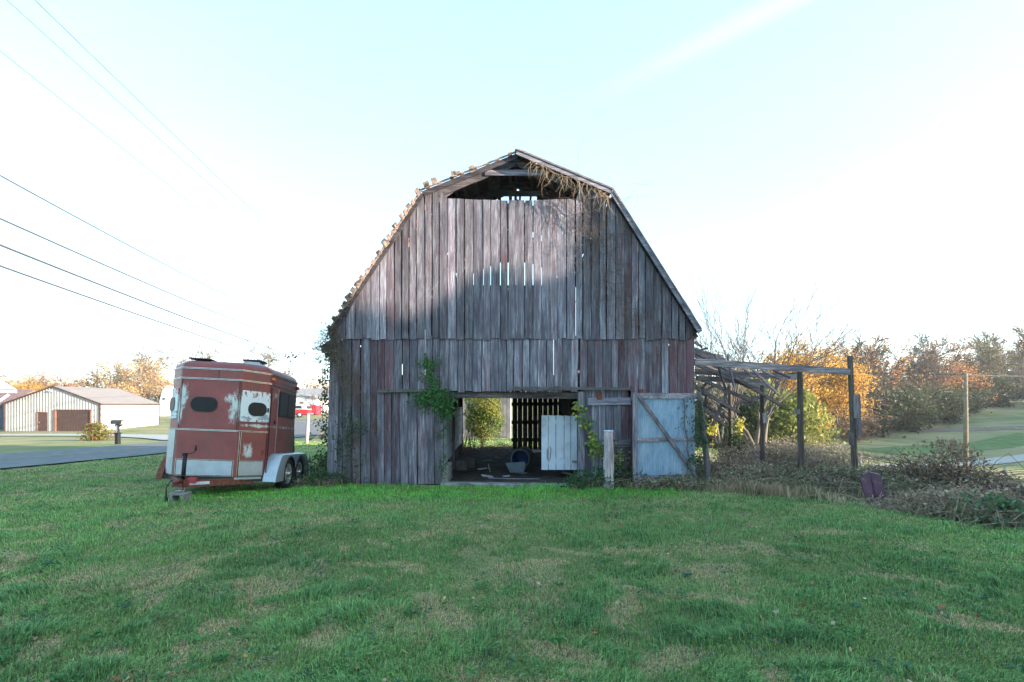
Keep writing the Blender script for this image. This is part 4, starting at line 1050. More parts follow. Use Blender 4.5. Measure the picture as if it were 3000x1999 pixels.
for x in (gx0+.05, gx1-.05): mb.box((x, gy0-.05, (ez+bz)/2), (.16, .07, ez-bz))
mb.box((gx1+.03, gy1, (ez+bz)/2), (.06, .12, ez-bz)); mb.beam((gx1+.14, gy0-.1, ez+.0), (gx1+.14, gy1+.1, ez), .12, .04)
mb.build('trim', GTRIM, gar)
dx0, dx1, rx0, rx1 = PX(112), PX(139), PX(166), PX(267)
mb = MB(); mb.box(((dx0+dx1)/2, gy0-.02, bz+1.02), (dx1-dx0, .06, 2.04)); dd = mb.build('door', BRD, gar)
mb = MB(); mb.box((dx0+.16, gy0-.07, bz+1.0), (.08, .05, .16)); mb.build('handle', CHROME, dd)
mb = MB(); mb.box((dx0-.04, gy0-.06, bz+1.05), (.09, .07, 2.1)); mb.box(((dx0+dx1)/2, gy0-.06, bz+2.08), (dx1-dx0, .07, .08)); mb.build('door_frame', simple('tan_red_frame', (.22, .10, .07), .6), gar)
mb = MB(); z = bz
while z < bz+2.25: mb.box(((rx0+rx1)/2, gy0-.025, z+.045), (rx1-rx0, .04, .075)); mb.box(((rx0+rx1)/2, gy0-.015, z+.09), (rx1-rx0, .03, .02)); z += .1
mb.build('roller_door', BRD, gar)
mb = MB(); mb.box((rx0-.06, gy0-.08, bz+1.15), (.14, .14, 2.35)); mb.box((rx1+.05, gy0-.08, bz+1.15), (.10, .14, 2.35)); mb.box(((rx0+rx1)/2, gy0-.08, bz+2.33), (rx1-rx0+.2, .14, .09)); mb.build('roller_frame', simple('tan_red_frame_b', (.22, .10, .07), .6), gar)
mb = MB(); mb.box((gap_x-.2, gy0-.15, pz-.45), (.35, .15, .12)); mb.build('floodlight', WHITEP, gar)
# dark blue shed with rust red roof, at the left edge
sh = thing('shed', 'dark blue metal shed with a dull red roof cut by the left picture edge', 'shed', (-60, 60, -1.3))
mb = MB(); a = W(-60, 1185, 57); x1 = (12-1500)/1500*57+.3
ribwall(mb, (x1-8, 57), (x1, 57), -1.35, lambda f: 1.55, pitch=.22); mb.prism([(x1-8, 57.1, -1.3), (x1, 57.1, -1.3), (x1, 57.1, 1.5), (x1-8, 57.1, 1.5)], (0, 6, 0))
mb.build('wall', simple('dark_blue_metal', (.05, .08, .13), .5), sh)
mb = MB(); mb.prism([(x1+.3, 56.7, 1.5), (x1+.3, 60, 3.3), (x1+.3, 63.3, 1.5)], (-8.6, 0, 0)); mb.build('roof', simple('dull_red_roof', (.17, .10, .09), .7), sh)
mb = MB(); mb.box((x1-4, 56.66, 1.45), (8.5, .1, .22)); mb.build('gutter', simple('navy_gutter', (.04, .04, .09), .5), sh)
# carport roof corner nearer on the left edge
cpt = thing('carport', 'white edged carport roof corner with a slanting white post at the left picture edge', 'carport', (-50, 46, -1.2))
yy = 46; e0 = W(0, 1152, yy); e1 = W(50, 1152, yy)
mb = MB(); mb.prism([(e1.x, yy, e1.z), (e1.x-9, yy, e1.z), (e1.x-9, yy, e1.z+.32), (e1.x, yy, e1.z+.32)], (-4.9, 5, 0)); mb.build('fascia', simple('bright_white_metal', (.55, .55, .55), .5), cpt)
mb = MB(); mb.prism([(e1.x+.1, yy-.1, e1.z+.323), (e1.x-9, yy-.1, e1.z+.323), (e1.x-9, yy+2.5, e1.z+2.6), (e1.x-4.2, yy+2.5, e1.z+1.5)], (-2.95, 3, 0)); mb.build('roof', simple('light_grey_roof', (.45, .45, .42), .7), cpt)
mb = MB(); q = W(22, 1160, yy); q2 = W(-20, 1185, yy); mb.tube([(q.x, yy+.1, q.z+.1), (q2.x, yy+.1, q2.z), (q2.x-.3, yy+.1, -1.2)], .11, 8); mb.tube([(e1.x-8, yy+.2, e1.z), (e1.x-8, yy+.2, -1.2)], .1, 8); mb.build('post', WHITEP, cpt)

def gablehouse(name, label, x0, x1, y0, y1, bz, ez, pz, wallm, roofm, ridge='x', cat='house'):
    h = thing(name, label, cat, ((x0+x1)/2, y0, bz))
    mb = MB(); mb.box(((x0+x1)/2, (y0+y1)/2, (bz+ez)/2), (x1-x0, y1-y0, ez-bz))
    if ridge == 'y': mb.prism([(x0+.01, y0+.01, ez), (x1-.01, y0+.01, ez), ((x0+x1)/2, y0+.01, pz-.12)], (0, y1-y0-.02, 0))
    else: mb.prism([(x0+.01, y0+.01, ez), (x0+.01, y1-.01, ez), (x0+.01, (y0+y1)/2, pz-.12)], (x1-x0-.02, 0, 0))
    mb.build('wall', wallm, h)
    mb = MB(); o = .4; t_ = .12
    if ridge == 'y':
        c = (x0+x1)/2
        for xa in (x0-o, x1+o): mb.prism([(xa, y0-o, ez-.15), (c, y0-o, pz), (c, y0-o, pz+t_), (xa, y0-o, ez-.15+t_)], (0, y1-y0+2*o, 0))
    else:
        c = (y0+y1)/2
        for ya in (y0-o, y1+o): mb.prism([(x0-o, ya, ez-.15), (x0-o, c, pz), (x0-o, c, pz+t_), (x0-o, ya, ez-.15+t_)], (x1-x0+2*o, 0, 0))
    mb.build('roof', roofm, h)
    return h
SHING = simple('grey_shingle', (.20, .20, .21), .9, var=.3, scale=3); WSID = simple('white_siding', (.74, .75, .76), .7, var=.06, scale=2)
# white house behind the truck: long block plus front gable
Y0 = 84; pxx = lambda sx, y: (sx-1500)/1500*y; pz_ = lambda sy, y: 1.6+(1185-sy)/1500*y
hs = gablehouse('white_house', 'white bungalow with grey shingle roof and a front gable, beyond the red truck', pxx(845, 90), pxx(1010, 90), 90, 99, -.6, pz_(1172, 90), pz_(1138, 90), WSID, SHING)
mb = MB(); x0, x1, xc = pxx(858, Y0), pxx(925, Y0), pxx(884, Y0); e, p = pz_(1170, Y0), pz_(1160, Y0)
mb.box(((x0+x1)/2, 87, (e-.6)/2), (x1-x0, 6, e+.6)); mb.prism([(x0, Y0+.02, e), (x1, Y0+.02, e), (xc, Y0+.02, p)], (0, 6, 0)); wing = mb.build('front_gable', WSID, hs)
mb = MB(); mb.prism([(x0-.3, Y0-.3, e), (xc, Y0-.3, p+.05), (xc, Y0-.3, p+.25), (x0-.3, Y0-.3, e+.2)], (0, 6.6, 0)); mb.prism([(x1+.3, Y0-.3, e), (xc, Y0-.3, p+.05), (xc, Y0-.3, p+.25), (x1+.3, Y0-.3, e+.2)], (0, 6.6, 0)); mb.build('gable_roof', SHING, wing)
mb = MB(); a = pxx(879, Y0); b_ = pxx(890, Y0); mb.box(((a+b_)/2, Y0-.02, pz_(1181, Y0)), (b_-a, .1, .4)); mb.build('window', simple('brown_window', (.25, .20, .12), .4), hs)
# round topped white barn behind the garage, blue roof beside it
y = 88; mb = MB(); P = [(pxx(468, y), 2.2), (pxx(476, y), 4.0), (pxx(487, y), 4.7), (pxx(495, y), 3.9), (pxx(501, y), 2.6), (pxx(512, y), 2.2), (pxx(512, y), -.8), (pxx(468, y), -.8)]
wb = thing('white_barn', 'small white barn with rounded gable peeking between garage and trailer', 'barn', (pxx(485, y), y, -.8))
mb.prism([(a, y, b) for a, b in P], (0, 7, 0)); mb.build('wall', WSID, wb)
mb = MB(); mb.box((pxx(480.5, y), y-.05, pz_(1169, y)), (.45, .1, .28)); mb.build('vent', BLACK, wb)
mb = MB(); mb.prism([(pxx(490, 96), 96, 2.4), (pxx(520, 96), 96, 2.4), (pxx(520, 96), 99, 5.1), (pxx(483, 96), 99, 5.1)], (0, .3, 0)); mb.build('roof', simple('slate_blue_roof', (.13, .17, .26), .6), wb)
# distant farmhouse on the right hill
y = 118; fh = gablehouse('farmhouse', 'low house with pale metal roof half hidden behind trees on the right hill', pxx(2892, y), pxx(2945, y), y, y+7, pz_(1165, y), pz_(1148, y), pz_(1138, y), simple('brown_siding', (.2, .16, .13)), simple('pale_blue_roof', (.45, .52, .62), .4))

# ---------------------------------------------------------------- pickup and red container by the white house
RC = simple('red_container_paint', (.50, .03, .05), .5, var=.15)
y = 80; ct = thing('container', 'open red roll-off container standing before the white house', 'container', (pxx(905, y), y, g1(pxx(905, y), y)))
x0, x1 = pxx(872, y), pxx(926, y); z0, z1 = g1(pxx(905, y), y)+.2, pz_(1187.5, y)
mb = MB(); mb.box(((x0+x1)/2, y, (z0+z1)/2), (x1-x0, .08, z1-z0)); mb.box(((x0+x1)/2, y+2.2, (z0+z1)/2), (x1-x0, .08, z1-z0)); mb.box((x0, y+1.1, (z0+z1)/2), (.08, 2.1, z1-z0)); mb.box((x1, y+1.1, (z0+z1)/2), (.08, 2.1, z1-z0)); mb.box(((x0+x1)/2, y+1.1, z0), (x1-x0-.1, 2.1, .1)); mb.build('bin', RC, ct)
mb = MB(); k = 8
for i in range(k+1): mb.box((x0+(x1-x0)*i/k, y-.08, (z0+z1)/2), (.09, .09, z1-z0))
mb.box(((x0+x1)/2, y-.09, z1-.02), (x1-x0+.1, .12, .12)); mb.build('rib', RC, ct)
mb = MB()
for x in (x0+.4, x1-.4): mb.tube([(x, y+.3, z0-.15), (x, y+1.9, z0-.15)], .13, 10)
mb.build('roller', BLACK, ct)
y = 72; zc = g1(pxx(880, y), y); tx0, tx1 = pxx(846, y), pxx(900.5, y)      # tail to the right
tk = thing('pickup_truck', 'red pickup with a silver camper shell parked before the red container', 'pickup', ((tx0+tx1)/2, y, zc))
lt = tx1-tx0; sc_ = 1.0
T2 = lambda s, z: (tx1-s, y, zc+z)
mb = MB(); mb.prism([T2(0, .55), T2(.0, 1.12), T2(2.0, 1.16), T2(4.0, 1.14), T2(5.2, 1.0), T2(5.35, .55), T2(5.2, .42), T2(.1, .42)], (0, 1.85, 0)); mb.build('body', simple('red_car_paint', (.42, .02, .03), .3), tk, bevel=.05)
mb = MB(); mb.prism([T2(2.3, 1.14), T2(2.5, 1.78), T2(3.3, 1.80), T2(4.1, 1.14)], (0, 1.7, 0)); mb.build('cab', simple('red_car_paint_b', (.42, .02, .03), .3), tk, bevel=.04)
mb = MB(); mb.prism([T2(.05, 1.12), T2(.30, 1.72), T2(.8, 1.84), T2(2.28, 1.82), T2(2.28, 1.15)], (0, 1.75, 0)); ts_ = mb.build('camper_shell', simple('silver_paint', (.55, .56, .58), .35, .3), tk, bevel=.03)
mb = MB(); mb.prism([T2(.75, 1.28), T2(.9, 1.66), T2(2.1, 1.66), T2(2.1, 1.28)], (0, -.02, 0)); mb.prism([(tx1-.10, y+.15, zc+1.22), (tx1-.10, y+1.6, zc+1.22), (tx1-.27, y+1.6, zc+1.65), (tx1-.27, y+.15, zc+1.65)], (.06, 0, 0)); mb.prism([T2(2.62, 1.22), T2(2.72, 1.68), T2(3.2, 1.68), T2(3.7, 1.22)], (0, -.02, 0)); mb.build('window', GLASS, tk)
for s in (1.15, 4.4):
    mb = MB(); mb.tube([T2(s, .38), Vector(T2(s, .38))+Vector((0, .25, 0))], .38, 18); wv = mb.build('wheel', RUBBER, tk); wv.location.y -= .03
    mb = MB(); mb.tube([Vector(T2(s, .38))+Vector((0, -.05, 0)), Vector(T2(s, .38))+Vector((0, .1, 0))], .22, 14); mb.build('rim', rimM, wv)
mb = MB(); mb.box((tx1+.06, y+.95, zc+.52), (.16, 1.9, .16)); mb.build('bumper', CHROME, tk)
mb = MB(); mb.box((tx1-.02, y+.02, zc+.88), (.14, .1, .42)); mb.build('tail_light', simple('red_lens_b', (.8, .02, .02), .3), tk)

# ---------------------------------------------------------------- mailbox
mx0 = W(345, 1304, 27); mzb = g1(mx0.x, 27)
mbx = thing('mailbox', 'black mailbox on a decorative black post with white house numbers, beside the road', 'mailbox', (mx0.x, 27, mzb))
mb = MB(); mb.box((mx0.x, 27, mzb+.27), (.19, .19, .56)); mb.prism([(mx0.x-.13, 26.87, mzb+.55), (mx0.x+.13, 26.87, mzb+.55), (mx0.x+.13, 27.13, mzb+.55), (mx0.x-.13, 27.13, mzb+.55)], (0, 0, .06)); mb.box((mx0.x, 27, mzb+.82), (.12, .12, .55)); mb.build('post', BLACK, mbx, bevel=.01)
mb = MB(); mb.prism([(mx0.x+.12, 26.98, mzb+.92), (mx0.x+.30, 26.98, mzb+1.04), (mx0.x-.16, 26.98, mzb+1.04), (mx0.x-.12, 26.98, mzb+.92)], (0, .05, 0)); mb.build('bracket', BLACK, mbx)
mb = MB(); pr = []
for k in range(13): a = math.pi*k/12; pr.append((.125*math.cos(a), .11+.11*math.sin(a)))
pr = [(.125, 0)]+pr+[(-.125, 0)]
mb.prism([(mx0.x-.30, 27+a, mzb+1.06+b) for a, b in pr], (.58, 0, 0)); mb.build('box', simple('black_mailbox_paint', (.03, .032, .035), .4), mbx, bevel=.008)
mb = MB(); mb.box((mx0.x+.295, 27, mzb+1.15), (.02, .24, .16)); mb.build('door', simple('grey_mailbox_front', (.30, .29, .27), .5), mbx)
for i, ch in enumerate('2331'):
    cu = bpy.data.curves.new('digit', 'FONT'); cu.body = ch; cu.size = .13; cu.align_x = 'CENTER'; cu.extrude = .003
    tmp = bpy.data.objects.new('tmp', cu); sc.collection.objects.link(tmp); dg = bpy.context.evaluated_depsgraph_get(); me = bpy.data.meshes.new_from_object(tmp.evaluated_get(dg)); bpy.data.objects.remove(tmp)
    me.materials.clear(); me.materials.append(WHITEP); o = bpy.data.objects.new('digit', me); sc.collection.objects.link(o); o.parent = mbx
    o.location = (-.01, -.066, 1.0-.105*(i+1)); o.rotation_euler = (R(90), 0, 0)

# ---------------------------------------------------------------- utility poles and wires
PIN = simple('pine_pole', (.17, .135, .095), .9, var=.3, scale=6); GPOLE = simple('grey_pole', (.16, .15, .15), .9, var=.3)
def pole(x, y, z0, z1, r, label, m, arm=None, name='utility_pole'):
    t = thing(name, label, 'pole', (x, y, z0)); mb = MB(); mb.tube([(x, y, z0-.2), (x+.02, y, (z0+z1)/2), (x, y, z1)], [r, r*.85, r*.68], 12); mb.build('shaft', m, t)
    if arm:
        mb = MB(); mb.box((x, y-.15, z1-arm[1]), (arm[0], .1, .12)); cb = mb.build('crossarm', m, t)
        mb = MB()
        for s in (-.45, 0.02, .45): mb.tube([(x+arm[0]*s, y-.15, z1-arm[1]+.06), (x+arm[0]*s, y-.15, z1-arm[1]+.22)], .05, 6)
        mb.build('insulator', WHITEP, cb)
    return t
p = W(2829, 1375, 36); q = W(2820, 1095, 36); pole(p.x, 36, g1(p.x, 36), q.z, .155, 'plain pale wooden utility pole beside the gravel lane on the right', PIN)
p = W(285, 1130, 100); pole(p.x, 100, g1(p.x, 100), W(0, 1077, 100).z, .22, 'grey utility pole with a crossarm rising behind the garage', GPOLE, arm=(2.0, .35))
p = W(960, 1210, 66); q = W(960, 1082, 66)
pole(W(945, 0, 66).x, 66, g1(p.x, 66), q.z, .10, 'slim leaning pole by the far road, left of the barn corner', GPOLE)
WIRE = simple('cable_black', (.06, .065, .075), .5, var=.1)
def wire(a, b, sag, r, label, group, n=40):
    a, b = Vector(a), Vector(b); pts = []
    for i in range(n+1):
        t_ = i/n; p = a.lerp(b, t_); p.z -= sag*4*t_*(1-t_); pts.append(p)
    mb = MB(); mb.tube(pts, r, 5, caps=False); mb.single('power_line', WIRE, a, label, 'cable', group, fixn=False)
g = 'overhead lines crossing the left sky'
wire(W(-500, 237, 11), W(950, 985, 66), .68, .024, 'topmost of the four cables running down to the barn eave', g)
wire(W(-500, 415, 11), W(950, 1030, 66), .47, .030, 'second cable below the top one, meeting the barn eave', g)
wire(W(-500, 516, 11), W(965, 1070, 66), .45, .036, 'thickest cable, third from the top at the left edge', g)
wire(W(-500, 599, 11), W(952, 1089, 66), .40, .032, 'lowest cable, passing just above the trailer roof', g)
wire(W(-120, -215, 12), W(1000, 865, 80), .1, .012, 'rightmost of the steep thin wires in the upper left sky', g)
wire(W(-200, -200, 12), W(960, 850, 80), .1, .010, 'middle steep thin wire of the upper left sky', g)
wire(W(-250, -50, 12), W(900, 860, 80), .1, .010, 'leftmost faint wire of the upper left sky', g)
g2 = 'wires of the right utility pole'
wire(W(2822, 1098, 36), W(2300, 1070, 60), .3, .02, 'wire leaving the right utility pole to the left', g2)
wire(W(2822, 1098, 36), W(3300, 1085, 50), .3, .02, 'wire leaving the right utility pole to the right', g2)

# ---------------------------------------------------------------- fence bits, sheet scrap, drum, junk
def tpost(sx, sy0, sy1, y, label, m):
    a, b = W(sx, sy1, y), W(sx-2, sy0, y); mb = MB(); mb.beam(a-Vector((0, 0, .2)), b, .05, .05, up=(1, 0, 0)); mb.single('fence_post', m, a, label, 'post', 'thin fence posts in the field')
TPM = simple('light_steel_post', (.42, .44, .46), .6)
tpost(2525, 1335, 1385, 20, 'short pale steel fence post nearest the tallest shed post', TPM)
tpost(2669, 1352, 1385, 20, 'short pale steel fence post in line with the middle of the lane', TPM)
a, b = W(2950, 1425, 11.5), W(2942, 1362, 11.5)
mb = MB(); mb.beam(a-Vector((0, 0, .1)), b, .03, .03, up=(1, 0, 0)); mb.single('fence_post', TPM, a, 'pale steel fence post with a red pipe hooked on it, far right', 'post', 'thin fence posts in the field')
mb = MB(); mb.tube([W(2898, 1405, 11.3), W(2940, 1378, 11.4), W(2947, 1398, 11.4), W(2949, 1440, 11.4)], .013, 6); mb.single('bent_pipe', simple('faded_red_pipe', (.35, .05, .07), .6), W(2949, 1440, 11.4), 'bent faded red pipe hooked over the far right fence post', 'pipe')
mb = MB(); P = [W(2520, 1405, 8.5), W(2548, 1384, 8.5), W(2580, 1392, 8.45), W(2602, 1475, 8.3), W(2562, 1478, 8.3), W(2535, 1450, 8.4)]
f0 = [Vector(p_) for p_ in P]; k0 = None
mb.prism([f0[0], f0[1], W(2572, 1476, 8.36), f0[4], f0[5]], (0, .03, .01)); mb.prism([f0[1]+Vector((.003, 0, 0)), f0[2], f0[3], W(2572, 1476, 8.36)+Vector((.003, 0, 0))], (.02, .05, .01))
mb.single('metal_scrap', simple('maroon_metal', (.085, .035, .055), .5, .2, var=.3, scale=4, dirt=(.16, .10, .11)), W(2565, 1478, 8.3), 'folded maroon sheet metal piece lying in the weeds by the tallest post', 'metal sheet')
# drum lying in the barn
dm = thing('barrel', 'blue lined open drum lying on its side inside the barn', 'barrel', (.12, 12.6, .02))
c = W(1524, 1345, 12.6); mb = MB(); rr = .23
vs = []; n = 28
for yy, r_ in ((0, rr), (.02, rr+.012), (.04, rr), (.45, rr), (.47, rr+.01), (.9, rr), (.9, rr-.02), (.03, rr-.02), (0, rr-.02), (0, rr)):
    for i in range(n): a = 2*math.pi*i/n; vs.append((c.x+r_*math.cos(a)+yy*.15, c.y+yy, c.z+r_*math.sin(a)))
mb.smooth = True; mb.add(vs, [(k*n+i, k*n+(i+1) % n, (k+1)*n+(i+1) % n, (k+1)*n+i) for k in range(9) for i in range(n)]); mb.build('shell', simple('grey_drum', (.13, .14, .15), .6), dm, fixn=False)
mb = MB(); vs = []
for yy, r_ in ((.01, rr-.022), (.85, rr-.022), (.86, 0)):
    for i in range(n): a = 2*math.pi*i/n; vs.append((c.x+r_*math.cos(a)+yy*.15, c.y+yy, c.z+r_*math.sin(a)))
mb.add(vs, [(k*n+i, k*n+(i+1) % n, (k+1)*n+(i+1) % n, (k+1)*n+i) for k in range(2) for i in range(n)]); mb.build('lining', simple('blue_plastic', (.012, .04, .20), .6), dm, fixn=False)
mb = MB(); mb.prism([W(1480, 1357, 12.0), W(1538, 1353, 12.0), W(1539, 1372, 12.0), W(1532, 1386, 12.0), W(1494, 1385, 12.0)], (.02, .05, .0)); mb.single('metal_sheet', simple('dull_sheet', (.10, .12, .14), .7), W(1510, 1386, 12), 'bent light grey sheet lying in front of the blue lined drum', 'metal sheet')
mb = MB(); mb.prism([W(1334, 1352, 11.8), W(1366, 1350, 11.8), W(1368, 1378, 11.8), W(1338, 1380, 11.8)], (0, .35, 0)); mb.single('crate', DARKW, W(1350, 1380, 11.8), 'dark wooden crate against the white stall wall inside the doorway', 'crate')
mb = MB(); mb.prism([W(1365, 1345, 12.4), W(1392, 1347, 12.4), W(1390, 1372, 12.4), W(1367, 1370, 12.4)], (0, .3, 0)); mb.single('bucket', simple('brown_plastic', (.05, .04, .035), .7), W(1380, 1372, 12.4), 'dark square tub right of the wooden crate', 'tub')
lbs = ['pale flat board on the barn floor near the sill', 'thin curved stick on the barn floor in the middle', 'long lath along the front of the barn floor', 'short board on the dirt behind the long lath', 'grey board piece beside the curved stick', 'dark plank by the drum', 'dusty board deeper in the barn, left', 'dusty board deeper in the barn, right']
sp = [(1412, 1393, 1443, 1397, 11.0, .09, 1.4), (1430, 1360, 1436, 1382, 11.8, .03, 1.2), (1430, 1401, 1600, 1405, 10.95, .02, 1.2), (1475, 1396, 1492, 1394, 11.1, .05, 1.2), (1400, 1375, 1425, 1372, 11.9, .07, 1.0), (1525, 1388, 1542, 1385, 11.6, .06, .7), (1405, 1352, 1440, 1348, 13.4, .06, .8), (1450, 1340, 1500, 1345, 14, .05, .7)]
for (a0, b0, a1, b1, y, wv, tn), lb in zip(sp, lbs):
    mb = MB(); mb.col = (tn, .2, rnd.random(), 0); A, B = W(a0, b0, y), W(a1, b1, y+.12); mb.beam(A, B, wv, .02, up=(0, 1, .1)); mb.single('board', WOODX, A, lb, 'board', 'loose boards on the barn floor')
# crumpled scrap and tarp in the weeds right of the barn
def crumple(name, c, sx, sy, sz, m, label, cat):
    n = 9; vs = []
    for i in range(n):
        for j in range(n):
            u, v = i/(n-1)-.5, j/(n-1)-.5; r_ = 1-max(abs(u), abs(v))*1.6
            vs.append((c[0]+u*sx+rnd.uniform(-.02, .02), c[1]+v*sy, c[2]+sz*max(0, r_)*rnd.uniform(.6, 1.1)))
    mb = MB(); mb.add(vs, [(i*n+j, (i+1)*n+j, (i+1)*n+j+1, i*n+j+1) for i in range(n-1) for j in range(n-1)]); mb.single(name, m, c, label, cat)
p = W(2145, 1385, 12.8); crumple('tarp', (p.x, 12.8, g1(p.x, 12.8)), .38, .4, .42, simple('grey_tarp', (.20, .22, .27), .7), 'crumpled grey sheet in the weeds below the rearmost post', 'tarp')
p = W(2215, 1340, 17); crumple('blue_tarp', (p.x, 17, g1(p.x, 17)-.05), .5, .5, .5, simple('blue_tarp_cloth', (.10, .18, .42), .6), 'crumpled blue tarp at the foot of the bare many-stemmed tree', 'tarp')
# wooden fence post and prop by the road (seen right of the trailer)
p = W(897, 1290, 24); zb_ = g1(p.x, 24)
mb = MB(); mb.col = (1.3, .5, .3, 0); mb.tube([(p.x, 24, zb_-.1), (p.x+.06, 24, zb_+.6), (p.x+.10, 24, W(0, 1215, 24).z)], [.09, .085, .07], 10); mb.single('fence_post', PW, (p.x, 24, zb_), 'leaning pale wooden fence post seen between trailer and barn', 'post')
mb = MB(); mb.col = (.9, .5, .1, 0); mb.tube([W(905, 1288, 23.5), W(925, 1282, 23.5), W(948, 1265, 23.6)], [.05, .04, .03], 7); mb.single('fallen_limb', BARK, W(905, 1288, 23.5), 'fallen branch by the foot of the leaning wooden fence post', 'branch')
# building behind the barn seen through the doorway: grey board shed
y = 27; sb = gablehouse('board_shed', 'grey board shed seen through the barn doorway behind the round bush', pxx(1330, y), pxx(1497, y), y, y+5, -.25, 2.6, 3.6, WSID, SHING, cat='shed')
mb = MB(); x = pxx(1330, y)
while x < pxx(1497, y)-.1: mb.box((x+.09, y-.03, 1.1), (.16, .03, 2.7)); x += .2
mb.build('siding', simple('silver_boards', (.15, .145, .14), .9), sb)
# tiny leaves & litter on the lawn
LB2 = [(652, 1763, 'crumpled pale oak leaf on the grass, left of centre', (.42, .33, .30)), (1864, 1667, 'small russet leaf on the lawn below the short post', (.35, .13, .07)), (105, 1897, 'tan leaf on the grass near the lower left corner', (.38, .22, .11)),
       (1040, 1424, 'yellow leaf on the lawn below the sliding door', (.5, .35, .12)), (1232, 1436, 'small pale leaf on the lawn in front of the sill', (.5, .38, .2)), (1700, 1431, 'crumpled white scrap at the right end of the concrete sill', (.75, .75, .75)), (1702, 1428, 'bit of white paper against the sill end', (.7, .7, .7)), (650, 1560, 'brown leaf on the dry patch left of centre', (.3, .16, .08)), (1745, 1875, 'orange leaf low in the middle of the lawn', (.5, .22, .06)), (2330, 1825, 'dull brown leaf on the right half of the lawn', (.3, .18, .1))]
for sx, sy, lb, col in LB2:
    y = 1.6*1500/(sy-1185); p = Vector(((sx-1500)/1500*y, y, g1((sx-1500)/1500*y, y)+.035)); mb = MB(); s = .045 if 'oak' in lb else .028; mb.col = (*col, 1)
    for k in range(5): a = k*1.256+rnd.random(); mb.leaf(p, Vector((math.cos(a), math.sin(a), rnd.uniform(.1, .7))), Vector((0, 0, 1)), s*rnd.uniform(.8, 1.3), s*.28)
    mb.single('paper_scrap' if 'white' in lb else 'fallen_leaf', LEAF, p, lb, 'litter' if 'white' in lb else 'leaf')
# ================================================================ plants
def tree_skel(h, spread, seed, levels=4, trunk_r=.12, split=(3, 5), upness=.55, forks=1, fork_h=.0, wander=.18, fine=1.0, crown0=.3):
    r = random.Random(seed); segs = []; tips = []
    def grow(p, d, ln, rad, lv):
        k = 5 if lv < 2 else 3; pts = [p.copy()]; rs = [rad]; q = p.copy(); dd = d.copy()
        for i in range(k):
            dd = (dd+Vector((r.gauss(0, wander), r.gauss(0, wander), r.gauss(0, wander*.6)+.05*upness))).normalized()
            q = q+dd*ln/k; pts.append(q.copy()); rs.append(rad*(1-.62*(i+1)/k) if lv < levels else rad*(1-.8*(i+1)/k))
        segs.append((pts, rs, lv))
        if lv >= levels: tips.append((pts[-1], dd.copy(), ln)); tips.append((pts[1], dd.copy(), ln)); return
        n = r.randint(*split)
        for i in range(n):
            t_ = r.uniform(crown0 if lv == 0 else .25, 1.0); f = t_*k; a = int(min(k-1, f)); bp = pts[a].lerp(pts[a+1], f-a)
            ang = r.uniform(0, 2*math.pi); side = dd.orthogonal().normalized(); side = Matrix.Rotation(ang, 3, dd) @ side
            nd = (dd*upness+side*(1-upness*.45)*spread+Vector((0, 0, .12))).normalized()
            grow(bp, nd, ln*r.uniform(.48, .72), rad*(1-.6*t_)*r.uniform(.5, .7), lv+1)
        grow(pts[-1], dd, ln*.62, rs[-1], lv+1)
    for f in range(forks):
        a = 2*math.pi*f/forks+r.uniform(-.3, .3); d = Vector((math.cos(a)*.32, math.sin(a)*.2, 1)).normalized() if forks > 1 else Vector((r.uniform(-.06, .06), r.uniform(-.06, .06), 1)).normalized()
        grow(Vector((math.cos(a)*.06*forks*.5, math.sin(a)*.06, 0)) if forks > 1 else Vector((0, 0, 0)), d, h*.50*(r.uniform(.85, 1.15)), trunk_r*(1 if forks == 1 else .7), 0)
    zt = max(t_[0].z for t_ in tips) or 1; k = h/zt; ox = sum(t_[0].x for t_ in tips)/len(tips)/zt; oy = sum(t_[0].y for t_ in tips)/len(tips)/zt
    sh = lambda p: Vector((p.x-1.5*ox*p.z, p.y-1.5*oy*p.z, p.z))
    segs = [([sh(p) for p in a], b, c) for a, b, c in segs]; tips = [(sh(p), d, l) for p, d, l in tips]
    segs = [([p*k for p in a], b, c) for a, b, c in segs]; tips = [(p*k, d, l*k) for p, d, l in tips]
    return segs, tips
def tube_np(segs, minr=.0, maxlv=9):
    V, F = [], []; b = 0
    for pts, rs, lv in segs:
        if lv > maxlv: continue
        n = 7 if lv == 0 else (5 if lv == 1 else 3); prev = None
        for i, p in enumerate(pts):
            d = (pts[min(i+1, len(pts)-1)]-pts[max(0, i-1)]).normalized(); a = d.orthogonal().normalized() if prev is None else (prev-d*prev.dot(d)).normalized(); prev = a; c = d.cross(a); r_ = max(rs[i], minr)
            for j in range(n): t_ = 2*math.pi*j/n; V.append(tuple(p+(a*math.cos(t_)+c*math.sin(t_))*r_))
        for i in range(len(pts)-1):
            for j in range(n): F += [b+i*n+j, b+i*n+(j+1) % n, b+(i+1)*n+(j+1) % n, b+(i+1)*n+j]
        b += n*len(pts)
    return np.array(V), np.array(F)
def leaf_np(cen, size, cols, rg, flat=.0, aspect=.55):
    n = len(cen); d = rg.normal(size=(n, 3)); d[:, 2] *= (1-flat); d /= np.linalg.norm(d, axis=1)[:, None]
    e = rg.normal(size=(n, 3)); t_ = np.cross(d, e); t_ /= np.linalg.norm(t_, axis=1)[:, None]+1e-9
    s = size*(.6+.8*rg.random(n))[:, None]; co = np.empty((n, 4, 3))
    co[:, 0] = cen-d*s*.5; co[:, 1] = cen+t_*s*aspect*.5+d*s*.05; co[:, 2] = cen+d*s*.5; co[:, 3] = cen-t_*s*aspect*.5+d*s*.05
    return co.reshape(-1, 3), np.arange(4*n), np.full(n, 4), np.repeat(np.concatenate([cols, np.ones((n, 1))], 1), 4, 0)
